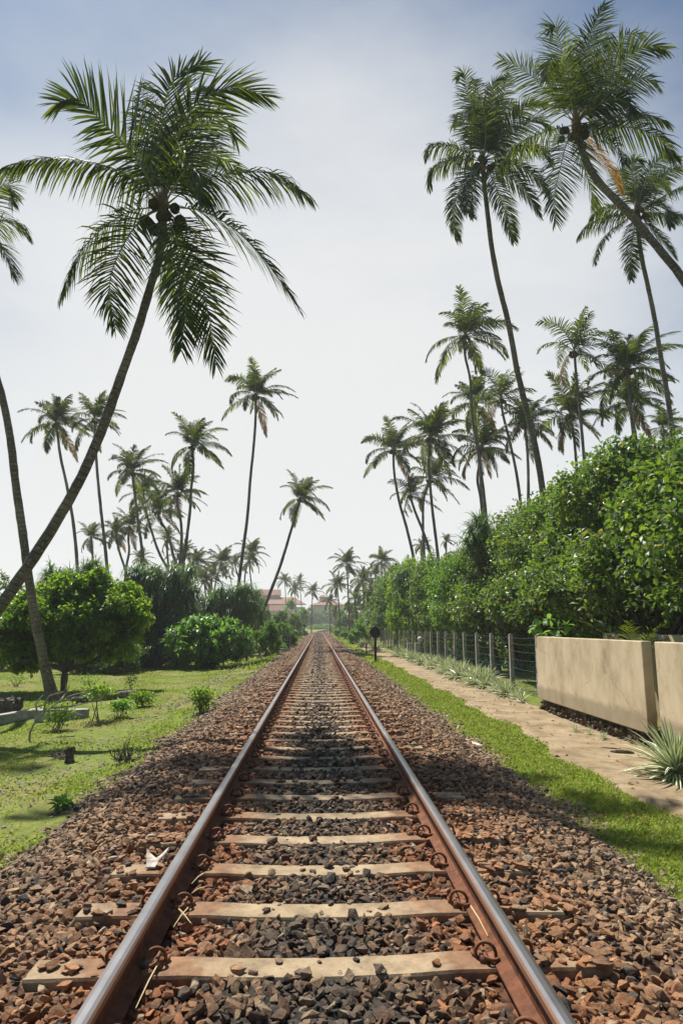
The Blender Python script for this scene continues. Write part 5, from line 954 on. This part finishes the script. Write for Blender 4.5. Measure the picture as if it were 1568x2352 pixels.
b = MB(); b.box((X(716), 0, 0), (X(790), 12, Zp(1392))); b.box((X(733), 4, Zp(1392)), (X(752), 9, Zp(1372))); b.build('wall', M['cream'], r)
b = MB(); hip(b, X(714), X(792), -2, 14, Zp(1390), Zp(1374), 9); hip(b, X(733), X(752), 3, 10, Zp(1371), Zp(1364), 2.4, .4); b.build('roof', M['roof'], r)

# ------------------------------------------------------------------ grass
def grass(name, x, y, h, w_, label):
    n = len(x); P_ = np.stack([x, y, gz(x, y) - .004], -1); d = unit(np.stack([rng.normal(0, .55, n), rng.normal(0, .55, n), np.ones(n)], -1)); v, q, t, _, _ = strips(P_, d, h, w_, .35, 2, (.8, 1), Wd=unit(np.stack([rng.normal(size=n), rng.normal(size=n), np.zeros(n)], -1)))
    tag(link(name, mesh_np(name, v, [q, t], [M['grass']])), label, 'grass', kind='stuff')
n = 120000; y = 3.6 + 44 * rng.uniform(0, 1, n) ** 1.9; e0 = 2.36 + .12 * np.sin(y * 1.9) + rng.normal(0, .2, n); x = e0 + rng.uniform(0, 1, n) * (np.interp(y, [0, 6, 9, 14], [3.22, 3.3, 3.54, 3.64]) + .10 * np.sin(y * 1.1) + .09 * np.sin(y * 2.9 + 1) + rng.normal(0, .07, n) - e0)
grass('grass_strip', x, y, rng.uniform(.02, .055, n) * np.interp(y, [4, 40], [1, 1.5]), rng.uniform(.008, .017, n) * np.interp(y, [4, 14, 45], [1, 1.7, 4]), 'short bright grass strip between the stones and the sandy path')
n = 190000; y = 3.6 + 40 * rng.uniform(0, 1, n) ** 1.7; x = -2.32 - (rng.uniform(0, 1, n) ** 1.25) * np.interp(y, [3.6, 12, 44], [2.5, 8, 18])
pt_ = np.sin(x * 2.1 + y * .6) + np.sin(x * .9 - y * 1.7) + np.sin(y * 2.7 + x * 3) * .6; k_ = (pt_ + rng.normal(0, .8, n) > -.5) & ~((np.abs(x + 3.75) < .45) & (rng.uniform(0, 1, n) < .72)); x = x[k_]; y = y[k_]; n = len(x)
grass('lawn_grass', x, y, rng.uniform(.015, .05, n) * np.interp(y, [4, 14, 40], [1.3, 1, 1.0]), rng.uniform(.008, .018, n) * np.interp(y, [4, 14, 45], [1, 1.7, 3.5]), 'short patchy lawn grass left of the track')
n = 9000; y = rng.uniform(30, 160, n); sd = rng.choice([-1, 1], n); x = xc(y) + sd * (2.6 + np.abs(rng.normal(0, .8, n))); k_ = ~((x > 3.4) & (y < 62)); x = x[k_]; y = y[k_]; n = len(x)
grass('verge_grass', x, y, rng.uniform(.08, .3, n), .04 + y * .0006, 'taller verge grass along the far track')
n = 700; x = np.concatenate([rng.uniform(3.7, 5.0, 500), rng.uniform(4.8, 5.1, 200)]); y = np.concatenate([rng.uniform(5, 22, 500), rng.uniform(6, 15, 200)])
grass('path_weeds', x, y, rng.uniform(.03, .07, n), .012, 'sparse green weeds sprouting in the sandy path')

# ------------------------------------------------------------------ haze
b = MB(); b.box((-396, -20, -2.2), (396, 520, 42)); m = bpy.data.materials.new('haze_air'); m.use_nodes = True; t = m.node_tree; t.nodes.remove(t.nodes['Principled BSDF']); pv_ = t.nodes.new('ShaderNodeVolumePrincipled'); pv_.inputs['Color'].default_value = (.93, .96, 1, 1); pv_.inputs['Density'].default_value = .0006; pv_.inputs['Anisotropy'].default_value = .1
t.links.new(pv_.outputs[0], t.nodes['Material Output'].inputs['Volume']); tag(b.build('haze', m), 'thin milky sea haze filling the air', 'haze', kind='stuff')
